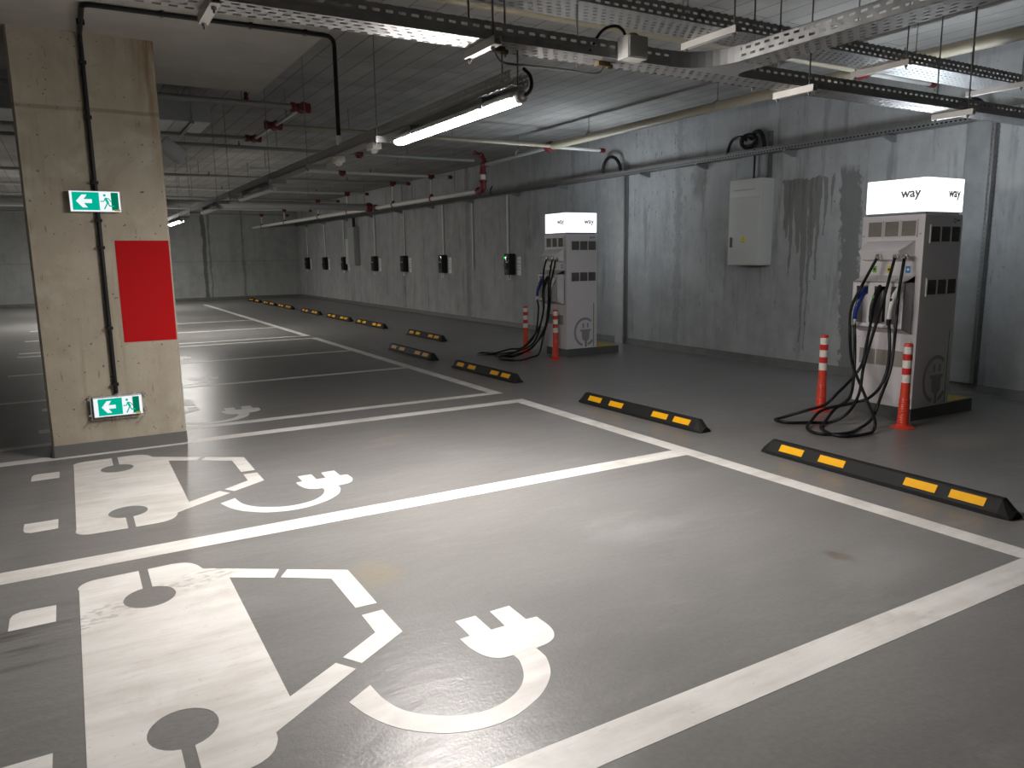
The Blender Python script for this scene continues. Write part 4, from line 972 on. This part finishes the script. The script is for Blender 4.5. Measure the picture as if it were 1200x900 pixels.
for y in (14.2, 16.3, 19.3, 22, 25, 28.5): rod_to_ceiling((lx(y), y, 2.79), lm, .05)
# branch pipes across the garage
def branch(y, x0, x1, z, r, mat, label, tees=(), rods=(), end_red=False, heads=()):
    b = thing('sprinkler_branch', label, 'pipe', ((x0+x1)/2, y, z), 'sprinkler branch pipes')
    bm = newbm(); add_cyl(bm, (x0, y, z), (x1, y, z), r, seg=12); part('pipe', bm, M[mat], b)
    for x in tees:
        bm = newbm(); add_lathe(bm, [(r*1.05, -.07), (r*1.5, -.07), (r*1.5, -.04), (r*1.25, -.035), (r*1.25, .035), (r*1.5, .04), (r*1.5, .07), (r*1.05, .07)], (x, y, z), (1, 0, 0), 12)
        add_lathe(bm, [(r*1.2, 0), (r*1.2, r*1.6), (r*1.5, r*1.7), (r*1.5, r*2.4), (0, r*2.4)], (x, y, z), (0, 0, -1), 12); part('tee', bm, M['red_iron'], b, 'red tee')
    for x in rods: rod_to_ceiling((x, y, z), b, r)
    for x in heads:
        bm = newbm(); add_lathe(bm, [(.014, 0), (.014, .03), (.008, .035), (.008, .06), (.02, .062), (.02, .066)], (x, y, z+r*.8)); part('sprinkler_head', bm, M['brass'], b)
    if end_red:
        bm = newbm(); add_lathe(bm, [(r*1.05, -.04), (r*1.4, -.04), (r*1.4, .05), (r*1.1, .06), (0, .06)], (x1, y, z), (1, 0, 0), 12); part('end_cap', bm, M['red_iron'], b, 'red end cap')
    return b
branch(5.02, -3.5, 6.94, 3.31, .036, 'pipe_beige', 'beige pipe crossing overhead between the two hung cable trays', (), (.2, 2.4, 4.6), heads=(1.5, 4.5))
branch(5.07, 7.06, 8.2, 3.31, .026, 'pipe_white', 'short white pipe stub from the thick main toward the wall, with a red end', (), (7.7,), True)
branch(10.62, 2.66, 6.94, 3.30, .03, 'pipe_beige', 'pale cross pipe just above and behind the lit lamp', (), (3.6, 5.2), heads=(4.4,))
branch(10.7, 7.06, 8.05, 3.30, .028, 'pipe_white', 'short pale pipe stub from the main above the far charger, with a red end', (), (7.75,), True)
branch(13.1, -6, 6.86, 3.34, .03, 'pipe_grey', 'grey cross pipe ending at the red swan-neck of the main', (4.6,), (0.5, 3.2, 5.5), heads=(2.6, 4.9))
branch(15.3, 3.2, 7.4, 3.26, .028, 'pipe_white', 'white cross pipe with red tees beyond the red swan-neck', (lx(15.3), 5.0), (3.5, 6.2), True, heads=(5.6,))
branch(17.4, -6, 7.3, 3.30, .03, 'pipe_grey', 'thin grey cross pipe halfway to the back wall', (lx(17.4),), (0.8, 1.4, 2.6, 3.6, 5.0, 6.5), True, heads=(2.8, 5.8))
branch(20.6, -6, 7.4, 3.30, .03, 'pipe_white', 'thin white cross pipe just before the thick low cross main', (lx(20.6),), (0.8, 2.6, 4.3), True, heads=(3.6, 6.0))
branch(23.2, -6, 7.4, 3.28, .03, 'pipe_grey', 'thin cross pipe third from the back wall', (lx(23.2),), (1.2, 3.2, 5.2), True)
branch(27.0, -6, 7.6, 3.22, .03, 'pipe_white', 'thin white cross pipe second from the back wall', (lx(27.0),), (1.2, 3.2, 5.2), True)
branch(30.2, -6, 7.6, 3.22, .03, 'pipe_grey', 'thin cross pipe closest to the back wall', (lx(30.2),), (1.2, 3.2, 5.2), True)
cm = thing('cross_main', 'thick grey low pipe crossing under the others to the red coupling of the lower main', 'pipe', (2, 18.55, 2.80))
bm = newbm(); add_cyl(bm, (-9, 18.55, 2.80), (lx(18.55)-.05, 18.55, 2.80), .085, seg=18); part('pipe', bm, M['pipe_grey'], cm)
for x in (-4, -.5, 2.6, 5.2): rod_to_ceiling((x, 18.55, 2.8), cm, .085); ring_clamp((x, 18.55, 2.8), (1, 0, 0), .086, cm)
coupling((lx(18.55)-.18, 18.55, 2.80), (1, 0, 0), .085, cm, .07)
# zig-zag pipe with red tees beyond the column
zz = thing('sprinkler_branch', 'pale pipe with three red tees stepping back beyond the column top', 'pipe', (2.55, 10.5, 3.3), 'sprinkler branch pipes')
bm = newbm(); add_cyl(bm, (-5, 9.25, 3.3), (2.5, 9.25, 3.3), .034, seg=12); part('pipe', bm, M['pipe_grey'], zz)
bm = newbm(); add_cyl(bm, (2.58, 9.25, 3.3), (2.58, 11.85, 3.3), .022, seg=12); part('pipe', bm, M['pipe_white'], zz, 'thin white link pipe')
bm = newbm(); add_cyl(bm, (-5, 11.85, 3.3), (2.52, 11.85, 3.3), .026, seg=12); part('pipe', bm, M['pipe_grey'], zz)
for y, r in ((9.25, .05), (10.6, .05), (11.85, .045)):
    bm = newbm(); add_lathe(bm, [(r*.8, -.11), (r*1.15, -.11), (r*1.15, -.07), (r*.95, -.06), (r*.95, .06), (r*1.15, .07), (r*1.15, .11), (r*.8, .11)], (2.56, y, 3.3), (1, 0, 0), 12); add_lathe(bm, [(r*.8, -.09), (r*1.1, -.09), (r*1.1, -.05), (r*.9, -.04), (r*.9, .04), (r*1.1, .05), (r*1.1, .09), (r*.8, .09)], (2.58, y, 3.3), (0, 1, 0), 12); part('tee', bm, M['red_iron'], zz, 'red tee')
rod_to_ceiling((1.9, 9.25, 3.3), zz, .034); rod_to_ceiling((1.2, 11.85, 3.3), zz, .026); rod_to_ceiling((2.58, 10.0, 3.3), zz, .02)
bm = newbm(); add_lathe(bm, [(.02, 0), (.03, .01), (.02, .05), (.028, .06), (.012, .09)], (1.95, 9.25, 3.33)); part('sprinkler_head', bm, M['red_iron'], zz)

# small things behind the column: air duct and loudspeaker
du = thing('air_duct', 'flat grey air duct with underside coloured pale as if lit, behind the column top', 'air duct', (.5, 10, 3.1))
part('duct_body', boxm(((-3, 9.6, 3.12), (1.62, 10.45, 3.40)), bev=.01), M['cabinet_grey'], du)
bm = newbm()
for k in range(12): add_box(bm, (-3+.385*k, 9.62, 3.112), (-3+.385*k+.375, 10.43, 3.119))
part('bottom_panels', bm, M['white_plastic'], du, 'underside panels coloured pale as if lit from below')  # light from below is put into this paler colour
for x in (-1.5, 0.2, 1.4):
    bm = newbm()
    for y in (9.55, 10.5): add_cyl(bm, (x, y, 3.08), (x, y, CZ), .005, seg=6)
    add_box(bm, (x-.02, 9.52, 3.08), (x+.02, 10.53, 3.11)); part('hanger', bm, M['galv_dull'], du)
sp = thing('loudspeaker', 'tilted white cylindrical loudspeaker hung beyond the column under the ceiling', 'loudspeaker', (1.3, 10.9, 2.85))
bm = newbm(); a, b = Vector((1.20, 10.9, 3.03)), Vector((1.46, 10.9, 2.84)); add_lathe(bm, [(.10, 0), (.112, .01), (.112, .30), (.10, .315), (.09, .305), (.0, .30)], a, b-a, 22); part('body', bm, M['white_plastic'], sp)
bm = newbm(); add_box(bm, (1.0, 10.88, 2.90), (1.30, 10.92, 2.925)); add_cyl(bm, (1.03, 10.9, 2.91), (1.03, 10.9, CZ), .012); part('bracket', bm, M['galv_dull'], sp)

# ------------------------------------------------------------------ camera, world, render look
cam = bpy.data.cameras.new('camera'); co = bpy.data.objects.new('camera', cam); C.objects.link(co)
f_px, yaw, pit, rol = 884.98, .527001, .167638, -.0133056
fw = Vector((math.sin(yaw)*math.cos(pit), math.cos(yaw)*math.cos(pit), -math.sin(pit)))
r = Vector((math.cos(yaw), -math.sin(yaw), 0)); u = r.cross(fw)
r2 = r*math.cos(rol)+u*math.sin(rol); u2 = -r*math.sin(rol)+u*math.cos(rol)
co.matrix_world = Matrix(((r2.x, u2.x, -fw.x, 0), (r2.y, u2.y, -fw.y, 0), (r2.z, u2.z, -fw.z, 1.55), (0, 0, 0, 1)))
cam.sensor_width = 36; cam.lens = f_px/1200*36; cam.clip_start = .05; cam.clip_end = 200
sc.camera = co
w = bpy.data.worlds.new('world'); w.use_nodes = True; w.node_tree.nodes['Background'].inputs[0].default_value = (.01, .011, .012, 1); w.node_tree.nodes['Background'].inputs[1].default_value = .2
sc.world = w
sc.view_settings.view_transform = 'Standard'; sc.view_settings.look = 'None'
sc.view_settings.gamma = 1; sc.view_settings.use_curve_mapping = False
sc.view_settings.exposure = 0.0
cy = sc.cycles
cy.use_denoising = True
cy.max_bounces = 10; cy.diffuse_bounces = 5; cy.glossy_bounces = 4; cy.transparent_max_bounces = 16
cy.sample_clamp_indirect = 4.0; cy.caustics_reflective = False; cy.caustics_refractive = False
